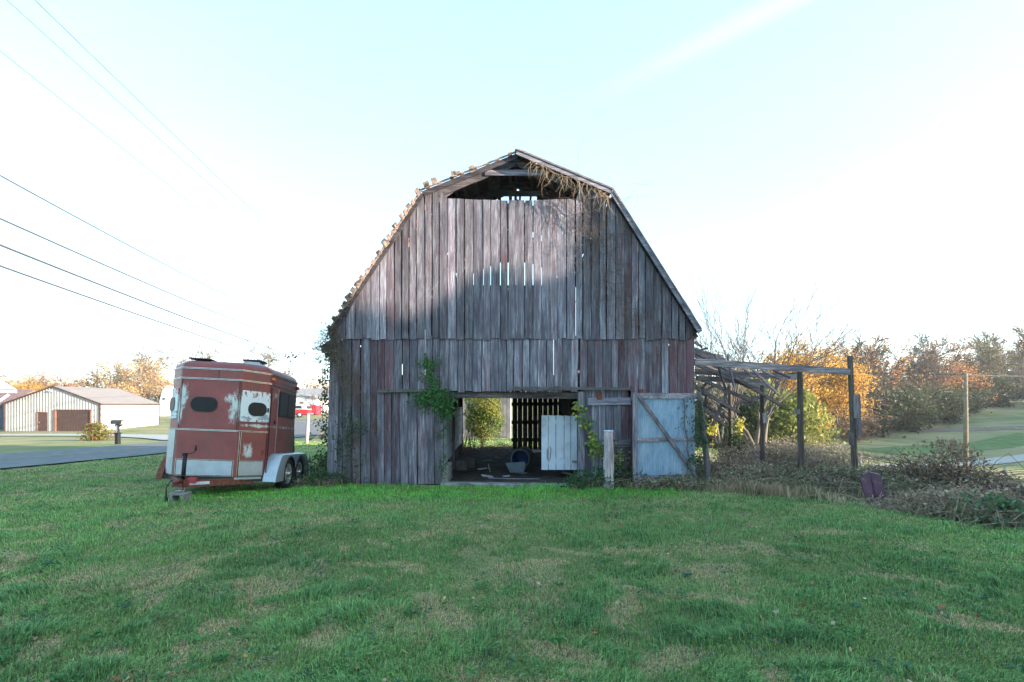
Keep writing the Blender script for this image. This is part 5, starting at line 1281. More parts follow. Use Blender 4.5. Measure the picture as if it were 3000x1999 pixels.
def crown_pts(tips, n, spread, rg, droop=.0):
    idx = rg.integers(0, len(tips), n); P = np.array([t_[0] for t_ in tips])[idx]; D = np.array([t_[1] for t_ in tips])[idx]; Ls = np.array([t_[2] for t_ in tips])[idx]
    return P+D*(rg.random(n)*Ls*.5)[:, None]+rg.normal(size=(n, 3))*spread*np.array([1, 1, .8]), idx
def palette(cols, idx, n, rg, ntip):
    base = np.array(cols); per = base[rg.integers(0, len(base), ntip)][idx % ntip]; c = per*(.6+.8*rg.random((n, 1))); o = base[rg.integers(0, len(base), n)]
    return np.clip(c*.75+o*.25, 0, 1)
PROTO = {}
def make_tree(key, h, spread, seed, levels, trunk_r, nleaf, lsize, cols, lspread, bark=BARK, minr=.012, **k):
    segs, tips = tree_skel(h, spread, seed, levels, trunk_r, **k)
    V, F = tube_np(segs, minr); tm = bigmesh('trunk', V, F, np.full(len(F)//4, 4), bark, smooth=True); cm = None
    if nleaf:
        rg = np.random.default_rng(seed); cen, idx = crown_pts(tips, nleaf, lspread, rg)
        co, ff, npr, cc = leaf_np(cen, lsize, palette(cols, idx, nleaf, rg, len(tips)), rg); cm = bigmesh('crown', co, ff, npr, LEAF, cc)
    PROTO[key] = (tm, cm, h)
def put_tree(key, x, y, h, label, cat='tree', group=None, rz=0, sx=1.0, z=None, name=None):
    tm, cm, h0 = PROTO[key]; z = g1(x, y)-.05 if z is None else z
    t = thing(name or 'tree', label, cat, (x, y, z), group); t.rotation_euler = (0, 0, rz); s = h/h0; t.scale = (s*sx, s*sx, s)
    link('trunk', tm, t)
    if cm: link('crown', cm, t)
    return t
OR = [(.54, .21, .06), (.50, .26, .09), (.42, .15, .05), (.56, .30, .10)]; YE = [(.55, .33, .055), (.60, .38, .07), (.48, .26, .04), (.58, .28, .06)]
TAN = [(.40, .27, .13), (.48, .32, .15), (.34, .21, .11)]; OLV = [(.17, .19, .06), (.26, .25, .09), (.32, .26, .10), (.14, .15, .06)]; DKG = [(.025, .045, .018), (.04, .065, .025), (.05, .06, .03)]
RUS = [(.38, .17, .09), (.48, .24, .13), (.30, .13, .08)]; BRN = [(.20, .13, .08), (.27, .18, .11), (.15, .10, .065)]; BAM = [(.19, .21, .05), (.25, .26, .065), (.12, .15, .04)]
make_tree('yellow', 10, 1.1, 5, 4, .22, 14000, .20, YE, .34, minr=.03)
make_tree('orange', 12, 1.1, 6, 4, .25, 4600, .23, OR, .32, minr=.05)
make_tree('russet', 14, 1.0, 21, 4, .28, 2600, .24, RUS, .34, minr=.055)
make_tree('tan', 12, 1.2, 7, 4, .2, 5000, .26, TAN, .5, bark=BARKL, minr=.025)
make_tree('olive', 16, .95, 8, 4, .3, 2600, .27, OLV, .36, minr=.06)
make_tree('brown', 12, 1.05, 9, 4, .25, 1900, .25, BRN, .40, minr=.055)
make_tree('bare', 15, 1.35, 10, 5, .26, 0, 0, None, 0, minr=.045, split=(2, 4), upness=.45, wander=.22)
make_tree('bare_pale', 14, 1.2, 12, 5, .2, 0, 0, None, 0, minr=.045, split=(2, 4), bark=BARKL, upness=.6)
make_tree('bare_near', 7.6, .75, 33, 3, .12, 0, 0, None, 0, minr=.009, split=(3, 4), forks=5, upness=.74, wander=.13, crown0=.30, bark=simple('smooth_grey_bark', (.11, .095, .085), .9, var=.3, scale=6))
tm = bigmesh('trunk', *[np.array(q) for q in (lambda VF: (VF[0], VF[1]))(tube_np([([Vector((0, 0, z)) for z in (0, 4, 8, 11.5)], [.28, .2, .12, .03], 0)]))], np.full(21, 4), BARK)
rg = np.random.default_rng(3); n = 12000; zz = rg.random(n)**.9; aa = rg.random(n)*6.283; r0 = 2.2*np.sin(np.clip(zz*.9+.12, 0, 1)*math.pi)**.5*(rg.random(n)**.45)*(.85+.3*fbm(aa*1.3, zz*9, 3))
cen = np.stack([r0*np.cos(aa), r0*np.sin(aa), .4+zz*11.6], -1); co, ff, npr, cc = leaf_np(cen, .5, palette(DKG, (zz*37).astype(int), n, rg, 37), rg, aspect=.7)
PROTO['evergreen'] = (tm, bigmesh('crown', co, ff, npr, LEAF, cc), 12)
make_tree('scrub', 4, 1.3, 15, 3, .09, 2600, .26, BRN, .5, minr=.015, crown0=.05)
make_tree('darkscrub', 4, 1.3, 16, 3, .09, 4200, .30, DKG+[(.07, .07, .03)], .55, minr=.015, crown0=.05)
def at(sx, y): return (sx-1500)/1500*y
# yellow tree group + near bare tree
put_tree('yellow', at(2335, 46), 46, 10.2, 'golden yellow maple lit by the sun behind the lean-to posts', rz=1, sx=.95)
put_tree('yellow', at(2425, 52), 52, 10.0, 'yellow tree right of the golden one, reaching the tallest post', rz=3.2, sx=.95)
put_tree('yellow', at(2250, 56), 56, 9.4, 'amber tree behind the grey lean-to post', rz=4.4)
put_tree('orange', at(2440, 60), 60, 12.0, 'tall thin orange tree top rising over the yellow trees', rz=.5, sx=.8)
put_tree('bare_near', at(2218, 21), 21, 7.6, 'leafless tree with several pale stems behind the collapsed lean-to', rz=.4, sx=1.1)
put_tree('bare_near', at(2115, 25), 25, 8.0, 'thin bare tree close to the barn right of its eave', rz=2.4, sx=.8)
row = [  # key, sx, y, top sy, label
 ('brown', 2500, 66, 985, 'brown leaved tree just right of the tallest post'), ('orange', 2545, 74, 975, 'pale orange tree with an open top next to the tallest post'),
 ('olive', 2560, 80, 990, 'greenish tall tree behind the pale orange one'), ('bare', 2665, 82, 978, 'wide bare tree at the middle of the wood'),
 ('russet', 2720, 84, 975, 'russet tree right of the wide bare tree'), ('orange', 2760, 82, 1045, 'rounded orange tree above the wood edge, left of the utility pole'),
 ('orange', 2815, 88, 1010, 'coppery tree behind the utility pole'), ('olive', 2865, 92, 965, 'tall olive tree right of the utility pole'),
 ('olive', 2905, 96, 975, 'second olive tree with yellow-green top'), ('bare', 2960, 92, 960, 'spreading bare tree near the right edge'),
 ('russet', 3010, 96, 925, 'very tall tree cut by the right picture edge'), ('brown', 2630, 76, 1075, 'dark brown tree below the wide bare one'),
 ('brown', 2700, 79, 1085, 'brown undergrowth tree left of the orange one'), ('brown', 2580, 72, 1095, 'low brown tree at the wood edge'),
 ('olive', 2990, 104, 985, 'olive tree behind the spreading bare one'), ('russet', 2500, 90, 1010, 'distant russet tree between the two first tall ones'), ('bare', 2605, 80, 985, 'upright bare tree between the olive and the wide bare tree'), ('bare', 2735, 88, 968, 'bare tree rising behind the russet one'), ('bare', 2850, 96, 985, 'bare tree just right of the utility pole'), ('bare', 2475, 72, 1000, 'bare tree showing over the left of the tallest post'), ('olive', 2330, 84, 1020, 'distant olive tree over the yellow maple'), ('orange', 2380, 80, 1000, 'distant orange tree over the yellow maple')]
for i, (k, sx, y, ty, lb) in enumerate(row):
    x = at(sx, y); z = g1(x, y)-.2; h = 1.6+(1185-ty)/1500*y-z; put_tree(k, x, y, h, lb, group='trees of the wood on the right', rz=i*1.7, sx=.95, z=z)
SHL = ['brown twiggy shrub just right of the tallest lean-to post', 'dark shrub at the near corner of the wood', 'dark shrub under the greenish tree of the wood', 'dark rounded shrub left of the wide bare tree', 'dark shrub straight below the wide bare tree', 'dark shrub below the russet tree', 'dark shrub under the rounded orange tree', 'dark shrub just left of the utility pole top', 'dark shrub right behind the utility pole', 'dark shrub under the tall olive tree on the hill', 'dark shrub under the spreading bare tree', 'brown shrub between golden maple and tallest post', 'dark shrub highest on the hill at the right picture edge', 'brown understorey tree behind the low brown tree', 'brown understorey tree behind the rounded orange tree', 'brown understorey tree left of the farmhouse', 'brown understorey tree next to the farmhouse']
for i, (sx, y, hh, k) in enumerate([(2515, 64, 4, 'scrub'), (2555, 67, 5, 'darkscrub'), (2600, 70, 5, 'darkscrub'), (2645, 72, 5, 'darkscrub'), (2690, 75, 5, 'darkscrub'), (2735, 77, 4.5, 'darkscrub'), (2780, 81, 4.5, 'darkscrub'), (2830, 86, 4.5, 'darkscrub'), (2880, 92, 5, 'darkscrub'), (2930, 99, 5, 'darkscrub'), (2985, 106, 5, 'darkscrub'), (2480, 61, 3.5, 'scrub'), (3040, 112, 6, 'darkscrub'), (2620, 78, 7, 'brown'), (2740, 86, 7, 'brown'), (2860, 98, 8, 'brown'), (2940, 108, 8, 'brown')]):
    put_tree(k, at(sx, y), y, hh, SHL[i], 'shrub', 'shrubs along the foot of the right wood', rz=i*2.1, sx=1.25, name='shrub')
# bamboo thicket: dark left part, sunlit right part
def clump(name, x, y, wx, wy, h, n, cols, size, label, cat, nst=60, seed=1, stem=TWIG, vert=True, kind=None, group=None, z=None, top=None, srad=.012, dens=1.6):
    rg = np.random.default_rng(seed); u = rg.normal(size=(n, 2))*.36; u = u[np.hypot(u[:, 0], u[:, 1]) < 1.1]; n = len(u)
    hh = h*np.clip(1.02-.55*np.hypot(u[:, 0], u[:, 1])**2, .1, 1)*(.72+.5*fbm(u[:, 0]*3+seed, u[:, 1]*3+7, 3)); v = rg.random(n)**(1/dens)
    cen = np.stack([u[:, 0]*wx, u[:, 1]*wy, v*hh], -1); cen += rg.normal(size=cen.shape)*size*.5
    cl = fbm(cen[:, 0]/wx*7+seed*3, cen[:, 2]/h*6+seed, 3); keep = cl > .36+.1*rg.random(n); cen = cen[keep]; n = len(cen)
    gx_, gy_ = cen[:, 0]+x, cen[:, 1]+y; zb = gz(gx_, gy_)-g1(x, y); cen[:, 2] = np.maximum(cen[:, 2], .01)+zb
    idx = ((cl[keep]*29).astype(int)); co, ff, npr, cc = leaf_np(cen, size, palette(cols, idx, n, rg, 29), rg)
    t = thing(name, label, cat, (x, y, g1(x, y) if z is None else z), group)
    if kind: t['kind'] = kind
    link('foliage', bigmesh('foliage', co, ff, npr, LEAF, cc), t)
    mb = MB(); o = Vector((x, y, g1(x, y)))
    for i in range(nst):
        a, b = rg.normal(size=2)*.36; p = o+Vector((a*wx, b*wy, 0)); p.z = g1(p.x, p.y); hs = h*float(.6+.6*rg.random())*max(.25, 1-.6*math.hypot(a, b)); lx, ly = rg.normal(size=2)*(.08 if vert else .55)*hs
        mb.tube([p, p+Vector((lx*.35, ly*.35, hs*.6)), p+Vector((lx, ly, hs*(1 if vert else .75)))], [srad, srad*.8, srad*.4], 3, caps=False)
    if not vert and srad > .006 and x > 4.2:          # arching dead canes
        for i in range(int(70*wx)):
            a, b, c = rg.normal(size=3); p = Vector((x+a*.45*wx, y+b*.45*wy, 0)); p.z = g1(p.x, p.y)+h*.35*rg.random(); q = p+Vector((c*.5, rg.normal()*.3, 0)); q.z = p.z+rg.uniform(-.05, .35)*h
            m_ = p.lerp(q, .5)+Vector((0, 0, h*rg.uniform(.15, .55))); mb.tube([p, p.lerp(m_, .6)+Vector((0, 0, h*.1)), m_, m_.lerp(q, .6), q], [.006, .0055, .005, .004, .002], 3, caps=False)
    mb.build('stems', stem, t, fixn=False); return t
clump('bamboo', at(2310, 33), 33, 3.2, 2.6, 4.4, 9000, BAM, .22, 'feathery sunlit green-yellow bamboo clump right of the grey lean-to post', 'bamboo', seed=3)
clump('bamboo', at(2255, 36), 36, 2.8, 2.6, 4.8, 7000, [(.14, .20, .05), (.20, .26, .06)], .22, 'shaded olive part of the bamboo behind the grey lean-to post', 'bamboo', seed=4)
clump('evergreen_thicket', at(2090, 34), 34, 4.6, 2.6, 4.4, 14000, DKG, .24, 'dark evergreen thicket right beside the barn corner', 'thicket', seed=5)
clump('evergreen_thicket', at(2175, 38), 38, 4.6, 2.6, 4.6, 14000, DKG, .24, 'dark evergreen thicket behind the bare many-stemmed tree', 'thicket', seed=6)
clump('evergreen_thicket', at(2130, 44), 44, 8, 3, 7.0, 12000, OLV+BRN, .26, 'olive brown thicket top showing through the fallen rafters', 'thicket', seed=7)
for i, (sx, y, sy0, sy1) in enumerate([(2086, 19, 1245, 1300), (2168, 20, 1248, 1275)]):
    p = W(sx, (sy0+sy1)/2, y); h = p.z-g1(p.x, y)+.55
    rg = np.random.default_rng(i); n = 150; cen = np.stack([rg.normal(size=n)*.09, rg.normal(size=n)*.09, h-.35+rg.normal(size=n)*.15], -1); co, ff, npr, cc = leaf_np(cen, .12, palette([(.36, .33, .05), (.42, .36, .06)], np.arange(n), n, rg, 9), rg)
    t = thing('sapling', ['thin sapling with bright yellow leaves next to the barn corner', 'yellow leaved sapling half hidden by the rearmost post'][i], 'sapling', (p.x, y, g1(p.x, y))); link('foliage', bigmesh('foliage', co, ff, npr, LEAF, cc), t)
    mb = MB(); z0 = g1(p.x, y); mb.tube([(p.x, y, z0), (p.x+.03, y, z0+h*.5), (p.x, y, z0+h)], [.018, .013, .006], 5); mb.build('trunk', BARK, t)
# left background trees
lrow = [('orange', 30, 105, 1095, 'pale orange tree over the carport roof'), ('tan', 75, 112, 1090, 'tan tree behind the left garage slope'), ('orange', 125, 118, 1082, 'orange-red tree top behind the garage ridge'),
 ('orange', 178, 115, 1090, 'orange tree right of the garage ridge'), ('tan', 222, 120, 1105, 'low tan tree left of the crossarm pole'), ('yellow', 100, 92, 1118, 'yellow tree low behind the garage'),
 ('tan', 350, 92, 1050, 'rounded tan tree right of the crossarm pole'), ('tan', 405, 88, 1052, 'bushy tan tree next to the rounded one'), ('brown', 330, 100, 1080, 'dim brown tree behind the rounded tan tree'),
 ('bare_pale', 440, 100, 998, 'tall pale leafless tree over the garage roof'), ('bare_pale', 490, 104, 1000, 'second tall leafless tree left of the trailer'), ('tan', 470, 96, 1085, 'low tan tree left of the trailer'), ('bare_pale', 400, 108, 1010, 'leafless tree behind the bushy tan one'),
 ('bare_pale', 650, 110, 1000, 'faint bare tree above the trailer nose'), ('bare_pale', 725, 104, 992, 'faint bare tree above the middle of the trailer roof'), ('bare_pale', 790, 110, 1015, 'faint bare tree above the trailer rear'), ('bare_pale', 610, 112, 1030, 'low faint bare tree above the trailer'),
 ('orange', 918, 120, 1118, 'orange tree behind the white bungalow roof'), ('orange', 950, 122, 1120, 'second orange tree behind the bungalow')]
for i, (k, sx, y, ty, lb) in enumerate(lrow):
    x = at(sx, y); z = g1(x, y)-.2; h = 1.6+(1185-ty)/1500*y-z; put_tree(k, x, y, h, lb, group='trees on the left skyline', rz=i*2.3, sx=1.3 if 'bare' not in k else 1.0, z=z)
put_tree('bare_pale', at(938, 82), 82, 5, 'small bare tree by the white bungalow wall', rz=1, sx=1.0)
tag(link('far_woods', (lambda c: bigmesh('far_woods', *c[:3], LEAF, c[3]))((lambda n, rg: leaf_np(np.stack([rg.uniform(-260, 260, n), 175+rg.uniform(-8, 8, n), gz(rg.uniform(-260, 260, n)*0, np.full(n, 175.))+rg.random(n)**1.3*rg.uniform(3, 7, n)], -1), 1.1, palette(TAN+OR+BRN, np.arange(n), n, rg, 300), rg))(16000, np.random.default_rng(77)))), 'far off belt of autumn woods along the horizon', 'woods', kind='stuff')
n = 9000; rg = np.random.default_rng(5); tt = rg.uniform(-.35, 1.2, n); bx_ = 98+tt*60+rg.normal(size=n)*4; by_ = 44+tt*40+rg.normal(size=n)*4
co, ff, npr, cc = leaf_np(np.stack([bx_, by_, gz(bx_, by_)+rg.random(n)*(11+2.5*np.sin(tt*19))], -1), 2.0, palette(OLV+BRN, np.arange(n), n, rg, 200), rg)
tag(link('hillside_woods', bigmesh('hillside_woods', co, ff, npr, LEAF, cc)), 'woods outside the right picture edge that shade the hillside field', 'woods', kind='stuff')
# round bush by the drive
clump('bush', at(281, 31), 31, 1.0, .8, 1.1, 3800, [(.20, .07, .03), (.24, .13, .03), (.12, .14, .03), (.16, .18, .04)], .10, 'round red and orange bush beside the mailbox', 'bush', nst=20, seed=11, dens=1.2)
# bush behind the barn seen through the doorway
rg = np.random.default_rng(4); n = 9000; u = rg.normal(size=(n, 3)); u /= np.linalg.norm(u, axis=1)[:, None]; rr = rg.random(n)**.45
cen = u*rr[:, None]*np.array([.80, .8, 1.15])*(.75+.5*fbm(u[:, 0]*3+9, u[:, 2]*3+4, 3))[:, None]+np.array([0, 0, 1.25]); cen[:, 2] = np.maximum(cen[:, 2], .05)
co, ff, npr, cc = leaf_np(cen, .075, palette([(.09, .14, .025), (.15, .19, .035), (.055, .09, .02), (.24, .24, .05)], (cen[:, 0]*9+cen[:, 2]*13).astype(int) % 41, n, rg, 41), rg)
bx, by = at(1415, 19.5), 19.5; t = thing('bush', 'sunlit green and yellow bush seen through the barn doorway', 'bush', (bx, by, 0)); link('foliage', bigmesh('foliage', co, ff, npr, LEAF, cc), t)
mb = MB()
for k in range(7): a = k*.9; mb.tube([(bx, by, 0), (bx+.12*math.cos(a), by+.1*math.sin(a), .6), (bx+.4*math.cos(a), by+.3*math.sin(a), 1.5)], [.05, .035, .015], 5)
mb.build('stems', BARK, t)
# brush and sticks in the rear doorway
mb = MB()
for i in range(240):
    p = Vector((rnd.uniform(-1.6, .3), rnd.uniform(16.0, 18.2), .02)); a = rnd.uniform(0, 6.28); l = rnd.uniform(.3, .9); v = Vector((math.cos(a), math.sin(a)*.5, rnd.uniform(.02, .5)))
    mb.tube([p, p+v*l*.5+Vector((0, 0, .05)), p+v*l], [.006, .005, .002], 3, caps=False)
for i in range(34):
    p = Vector((rnd.uniform(-1.65, -1.2), rnd.uniform(15.6, 17), .02)); mb.tube([p, p+Vector((rnd.uniform(-.1, .15), 0, .5)), p+Vector((rnd.uniform(-.15, .35), 0, rnd.uniform(.7, 1.3)))], [.008, .006, .003], 3, caps=False)
tag(mb.build('brushwood', TWIG), 'tangle of dry sticks across the rear doorway of the barn', 'brushwood', kind='stuff')

# ---------------------------------------------------------------- vines on the barn
def vine(name, pts, label, cat, m, leafy=None, n=80, r=.008, spread=.12, side=.35, leafs=.07, nleaf=0, y0=None, hang=.4, seed=1, flat=.05, sr=.0035):
    q = random.Random(seed); pts = [Vector(p) for p in pts]; t = thing(name, label, cat, pts[0]); mb = MB()
    fine = []
    for a, b in zip(pts[:-1], pts[1:]):
        for k in range(4): fine.append(a.lerp(b, k/4)+Vector((q.gauss(0, .015), q.uniform(-.01, .01), q.gauss(0, .015))))
    fine.append(pts[-1]); mb.tube(fine, [r*(1-.5*i/len(fine)) for i in range(len(fine))], 5, caps=False); spots = list(fine)
    for i in range(n):
        p = q.choice(fine)+Vector((q.gauss(0, spread), 0, q.gauss(0, spread)))*.5; l = side*q.uniform(.3, 1.3); d = Vector((q.gauss(0, 1), q.uniform(-flat, flat)*2-.02, q.gauss(-hang, .8))).normalized(); c = [p]
        for k in range(4):
            d = (d+Vector((q.gauss(0, .35), 0, q.gauss(-hang*.2, .35)))).normalized(); c.append(c[-1]+d*l/4)
        mb.tube(c, [sr, sr*.8, sr*.7, sr*.5, sr*.3], 3, caps=False); spots += c
    mb.build('stems', m, t, fixn=False)
    if nleaf:
        lf = MB()
        for i in range(nleaf):
            p = q.choice(spots)+Vector((q.gauss(0, .03), q.uniform(-.07, .0), q.gauss(0, .03))); c = q.choice(leafy); k = q.uniform(.6, 1.4); lf.col = (c[0]*k, c[1]*k, c[2]*k, 1)
            d = Vector((q.gauss(0, .7), q.gauss(-.3, .3), q.gauss(-.6, .5))); lf.leaf(p, d, Vector((q.gauss(0, .4), -1, q.gauss(.3, .3))), leafs*q.uniform(.6, 1.3), leafs*q.uniform(.22, .34))
        lf.build('leaves', LEAF, t, fixn=False)
    return t
B = lambda sx, sy, d=.08: W(sx, sy, FY-d)
GR = [(.045, .14, .035), (.03, .10, .03), (.07, .18, .04)]; IVY = [(.03, .07, .03), (.02, .05, .025), (.06, .10, .03)]; YG = [(.18, .26, .05), (.35, .33, .06), (.08, .16, .04)]
vine('leafy_vine', [B(1245, 1040), B(1262, 1080), B(1268, 1110), B(1270, 1150), B(1300, 1180), B(1305, 1210)], 'thick green vine spilling over the barn wall above the left end of the doorway', 'vine', TWIG, GR, 60, .009, .08, .20, .065, 750, seed=3, flat=.3)
vine('leafy_vine', [B(1225, 1165), B(1262, 1160), B(1290, 1165), B(1318, 1172)], 'green vine mass hanging on the left door track', 'vine', TWIG, GR, 60, .006, .12, .20, .06, 700, seed=31, flat=.3)
vine('leafy_vine', [B(1308, 1210, .1), B(1300, 1270, .1), B(1303, 1340, .1), B(1298, 1400, .1)], 'narrow trailing vine down the left edge of the doorway', 'vine', TWIG, IVY+GR, 30, .005, .05, .12, .04, 260, seed=4)
vine('leafy_vine', [B(1704, 1185), B(1712, 1225), B(1730, 1265), B(1742, 1305), B(1750, 1325)], 'yellow-green vine running down the boarded door', 'vine', TWIG, YG, 26, .005, .10, .18, .085, 210, seed=5)
vine('leafy_vine', [B(1805, 1330, .4), B(1815, 1360, .4), B(1800, 1400, .4), B(1830, 1420, .4)], 'low yellow-green weed vine between the pale post and the metal gate', 'vine', TWIG, YG+IVY, 50, .005, .16, .25, .06, 260, seed=6, hang=-.2)
vine('leafy_vine', [B(2040, 1180, .35), B(2045, 1240, .35), B(2042, 1300, .35), B(2048, 1370, .3)], 'ivy climbing the leaning post beside the metal gate', 'vine', TWIG, IVY, 50, .008, .07, .14, .05, 480, seed=7)
vine('leafy_vine', [B(2010, 1400, .35), B(2018, 1345, .32), B(2012, 1290, .3), B(2004, 1200, .3), B(2003, 1165, .3)], 'woody stem crossing the metal gate with a few leaves', 'vine', TWIG, IVY, 34, .014, .10, .22, .05, 60, seed=8)
vine('leafy_vine', [W(975, 990, 10.8), W(962, 1060, 10.8), W(955, 1150, 10.9), W(957, 1230, 10.9), W(950, 1300, 10.9), W(962, 1390, 10.7)], 'loose leafy vine hanging along the left corner of the barn', 'vine', TWIG, IVY+[(.10, .14, .04), (.13, .12, .05)], 90, .006, .12, .32, .065, 620, seed=9, flat=.5)
vine('bare_vine', [W(975, 960, 10.4), W(955, 990, 10.4), W(950, 1020, 10.4), W(970, 1050, 10.4)], 'bird-nest tangle of bare twigs at the left eave corner', 'vine', TWIG, IVY, 420, .006, .28, .36, .045, 90, seed=10, flat=.5, hang=.1)
vine('bare_vine', [W(975, 1025, 10.4), W(930, 1020, 10.3), W(885, 1035, 10.3), W(845, 1042, 10.3)], 'thin leafy tendril reaching out left from the barn eave', 'vine', TWIG, IVY, 8, .003, .03, .12, .06, 26, seed=12)
vine('bare_vine', [B(1000, 1040), B(1012, 1090), B(1025, 1130), B(1035, 1190)], 'matted dry vine on the upper left of the lower wall', 'vine', TWIG, IVY, 260, .006, .35, .40, .04, 30, seed=13)
vine('bare_vine', [B(1010, 1420), B(1015, 1330), B(1025, 1270), B(1030, 1235)], 'ivy and dry stems at the foot of the left wall', 'vine', TWIG, IVY, 120, .008, .22, .35, .055, 330, seed=14)
vine('bare_vine', [B(1090, 1200), B(1085, 1280), B(1075, 1340), B(1100, 1400)], 'sparse dry tendrils left of the sliding door', 'vine', TWIG, IVY, 60, .003, .22, .38, .04, 10, seed=15, sr=.0025)
vine('bare_vine', [W(1560, 475, 10.25), W(1620, 505, 10.25), W(1680, 525, 10.25), W(1735, 550, 10.25), W(1780, 575, 10.25)], 'sunlit bare vine twigs dangling under the right roof edge near the ridge', 'vine', TWIGL, RUS, 85, .006, .07, .42, .035, 22, seed=16, hang=1.3, flat=.2, sr=.004)
vine('bare_vine', [B(1780, 590), B(1760, 680), B(1740, 760), B(1800, 860), B(1870, 950), B(1930, 1000)], 'thin dark vine spreading over the right half of the upper gable', 'vine', TWIG, RUS, 330, .006, .55, .62, .03, 40, seed=17, hang=.25, sr=.003)
vine('bare_vine', [B(1640, 590), B(1720, 650), B(1790, 740), B(1830, 850), B(1860, 960)], 'second web of dark tendrils on the right gable boards', 'vine', TWIG, RUS, 220, .005, .45, .65, .03, 20, seed=18, hang=.2, sr=.003)
vine('bare_vine', [B(1990, 1000), B(1985, 1060), B(2000, 1120), B(1995, 1160)], 'fine tendrils near the right corner of the lower wall', 'vine', TWIG, RUS, 40, .003, .15, .4, .03, 6, seed=19, sr=.0025)

# ---------------------------------------------------------------- brush and weeds on the right
WB = [(.27, .19, .13), (.34, .25, .17), (.19, .125, .085), (.42, .33, .24)]; WG = [(.05, .10, .03), (.07, .13, .04), (.035, .07, .025), (.10, .15, .05)]
bl = [ # x, y, wx, wy, h, n, cols, size, label
 (4.9, 11.6, 1.4, .9, .42, 2600, WB, .05, 'brown bramble tangle under the fallen rafters'),
 (5.3, 10.2, 1.5, .9, .42, 2600, WG+WB, .06, 'green weeds right of the leaning post'),
 (7.1, 13.2, 1.8, 1.3, .85, 5200, WB, .055, 'big brown bramble mound between the dark post and the tallest post'),
 (8.3, 14.4, 1.6, 1.3, 1.0, 3800, [(.30, .25, .20), (.22, .17, .13)], .055, 'pale dry bramble behind the big brown mound'),
 (6.7, 10.0, 1.2, .9, .45, 3000, WG+WB, .065, 'leafy green patch before the dark round post'),
 (7.5, 9.9, .8, .9, .45, 2000, WG+WB, .06, 'weedy clump at the foot of the tallest post'),
 (8.0, 10.2, 1.3, 1.0, .55, 4200, WB, .055, 'brown thicket right of the maroon metal sheet'),
 (7.1, 8.8, 1.0, .7, .42, 3000, WB+WG, .05, 'low brown thicket below the maroon metal sheet'),
 (7.9, 9.3, .8, .7, 1.05, 2600, WB+[(.24, .13, .06)], .06, 'tall seedy bramble left of the red pipe'),
 (6.95, 7.55, 1.0, .6, .42, 3200, WB, .05, 'bramble heap bordering the lawn at the right'),
 (6.25, 7.75, .7, .4, .26, 1500, WB, .05, 'small bramble at the lawn edge, left of the heap'),
 (6.6, 6.8, .6, .4, .40, 1100, [(.08, .17, .07), (.05, .12, .05), (.12, .20, .10), (.2, .15, .1)], .07, 'broad leaved green vine patch at the right picture edge'),
 (8.5, 8.6, 1.2, .9, .62, 4200, WB, .055, 'brown tangle behind the broad leaved patch'),
 (10.3, 10.9, 1.6, 1.2, .65, 3600, WB+WG, .06, 'brown thicket at the far right beneath the lane'),
 (3.1, 9.75, .9, .35, .28, 1500, WG+WB, .05, 'low weeds at the foot of the metal gate'),
 (1.60, 9.95, .55, .35, .42, 1700, [(.03, .09, .03), (.045, .12, .04)], .05, 'dense dark green weed bush beside the pale post'),
 (2.2, 10.15, .45, .35, .45, 700, IVY, .05, 'dark weeds between the pale post and the gate'),
 (-3.9, 10.45, .8, .3, .28, 900, IVY+WG, .05, 'green weeds and ivy at the foot of the left barn corner'),
 (-4.2, 12.2, .7, 1.2, .6, 2000, IVY+WG, .06, 'weeds along the left side wall of the barn'),
 (3.95, 12.6, .4, 1.4, .40, 2200, WG+WB, .06, 'weeds along the right side wall of the barn'),
 (6.2, 14.4, .4, .4, 1.2, 1300, IVY, .06, 'ivy bush wrapping the rearmost post')]
for i, (x, y, wx, wy, h, n, cols, s, lb) in enumerate(bl):
    clump('bramble' if cols[0] == WB[0] else 'weed_clump', x, y, wx*1.25, wy*1.25, h*(1.05 if x > 4 else 1), int(n*1.5), cols, s, lb, 'bramble' if cols[0] == WB[0] else 'weeds', nst=int(260*wx*(1.6 if cols[0] == WB[0] else .6)), seed=40+i, stem=TWIGL if i % 4 else TWIG, vert=False, srad=.0075, dens=1.15)
# dry tall grass along the border: one countless mass
n = 26000; x = rng.uniform(1.6, 13, n); edge = np.interp(x, [1.6, 3.5, 5.6, 6.4, 7.5, 12], [10.1, 9.5, 8.2, 7.0, 5.8, 3.5]); y = edge+rng.random(n)**1.6*5.5-.1; x = x+rng.normal(size=n)*.1
k = (np.abs(x) < y*1.1) & ~((x < 3.85) & (y > 10.0)) & ~((np.abs(x-5.9-(8.4-y)*.0) < .5) & (y < 8.5) & (y > 7.6) & (rng.random(n) < .8)); x, y = x[k], y[k]; n = len(x); cl = fbm(x*1.4+3, y*1.4, 3); h = (.07+.26*np.clip((cl-.35)*2.6, 0, 1)*rng.random(n))
a = rng.random(n)*6.28; wv = .004+.0005*y; lx, ly = np.cos(a)*h*.45*rng.random(n), np.sin(a)*h*.45*rng.random(n); z = gz(x, y)-.01
co = np.empty((n, 5, 3)); wx_, wy_ = np.cos(a+1.6)*wv, np.sin(a+1.6)*wv
co[:, 0] = np.stack([x-wx_, y-wy_, z], -1); co[:, 1] = np.stack([x+wx_, y+wy_, z], -1); co[:, 2] = np.stack([x+lx*.5+wx_*.7, y+ly*.5+wy_*.7, z+h*.6], -1); co[:, 3] = np.stack([x+lx*.5-wx_*.7, y+ly*.5-wy_*.7, z+h*.6], -1); co[:, 4] = np.stack([x+lx*1.6, y+ly*1.6, z+h], -1)
b = (np.arange(n)*5)[:, None]; q = np.concatenate([b+np.array([[0, 1, 2, 3]]), b+np.array([[3, 2, 4]])], 1).ravel(); pal = np.array([(.36, .27, .17), (.27, .19, .12), (.12, .15, .06), (.42, .33, .21)])
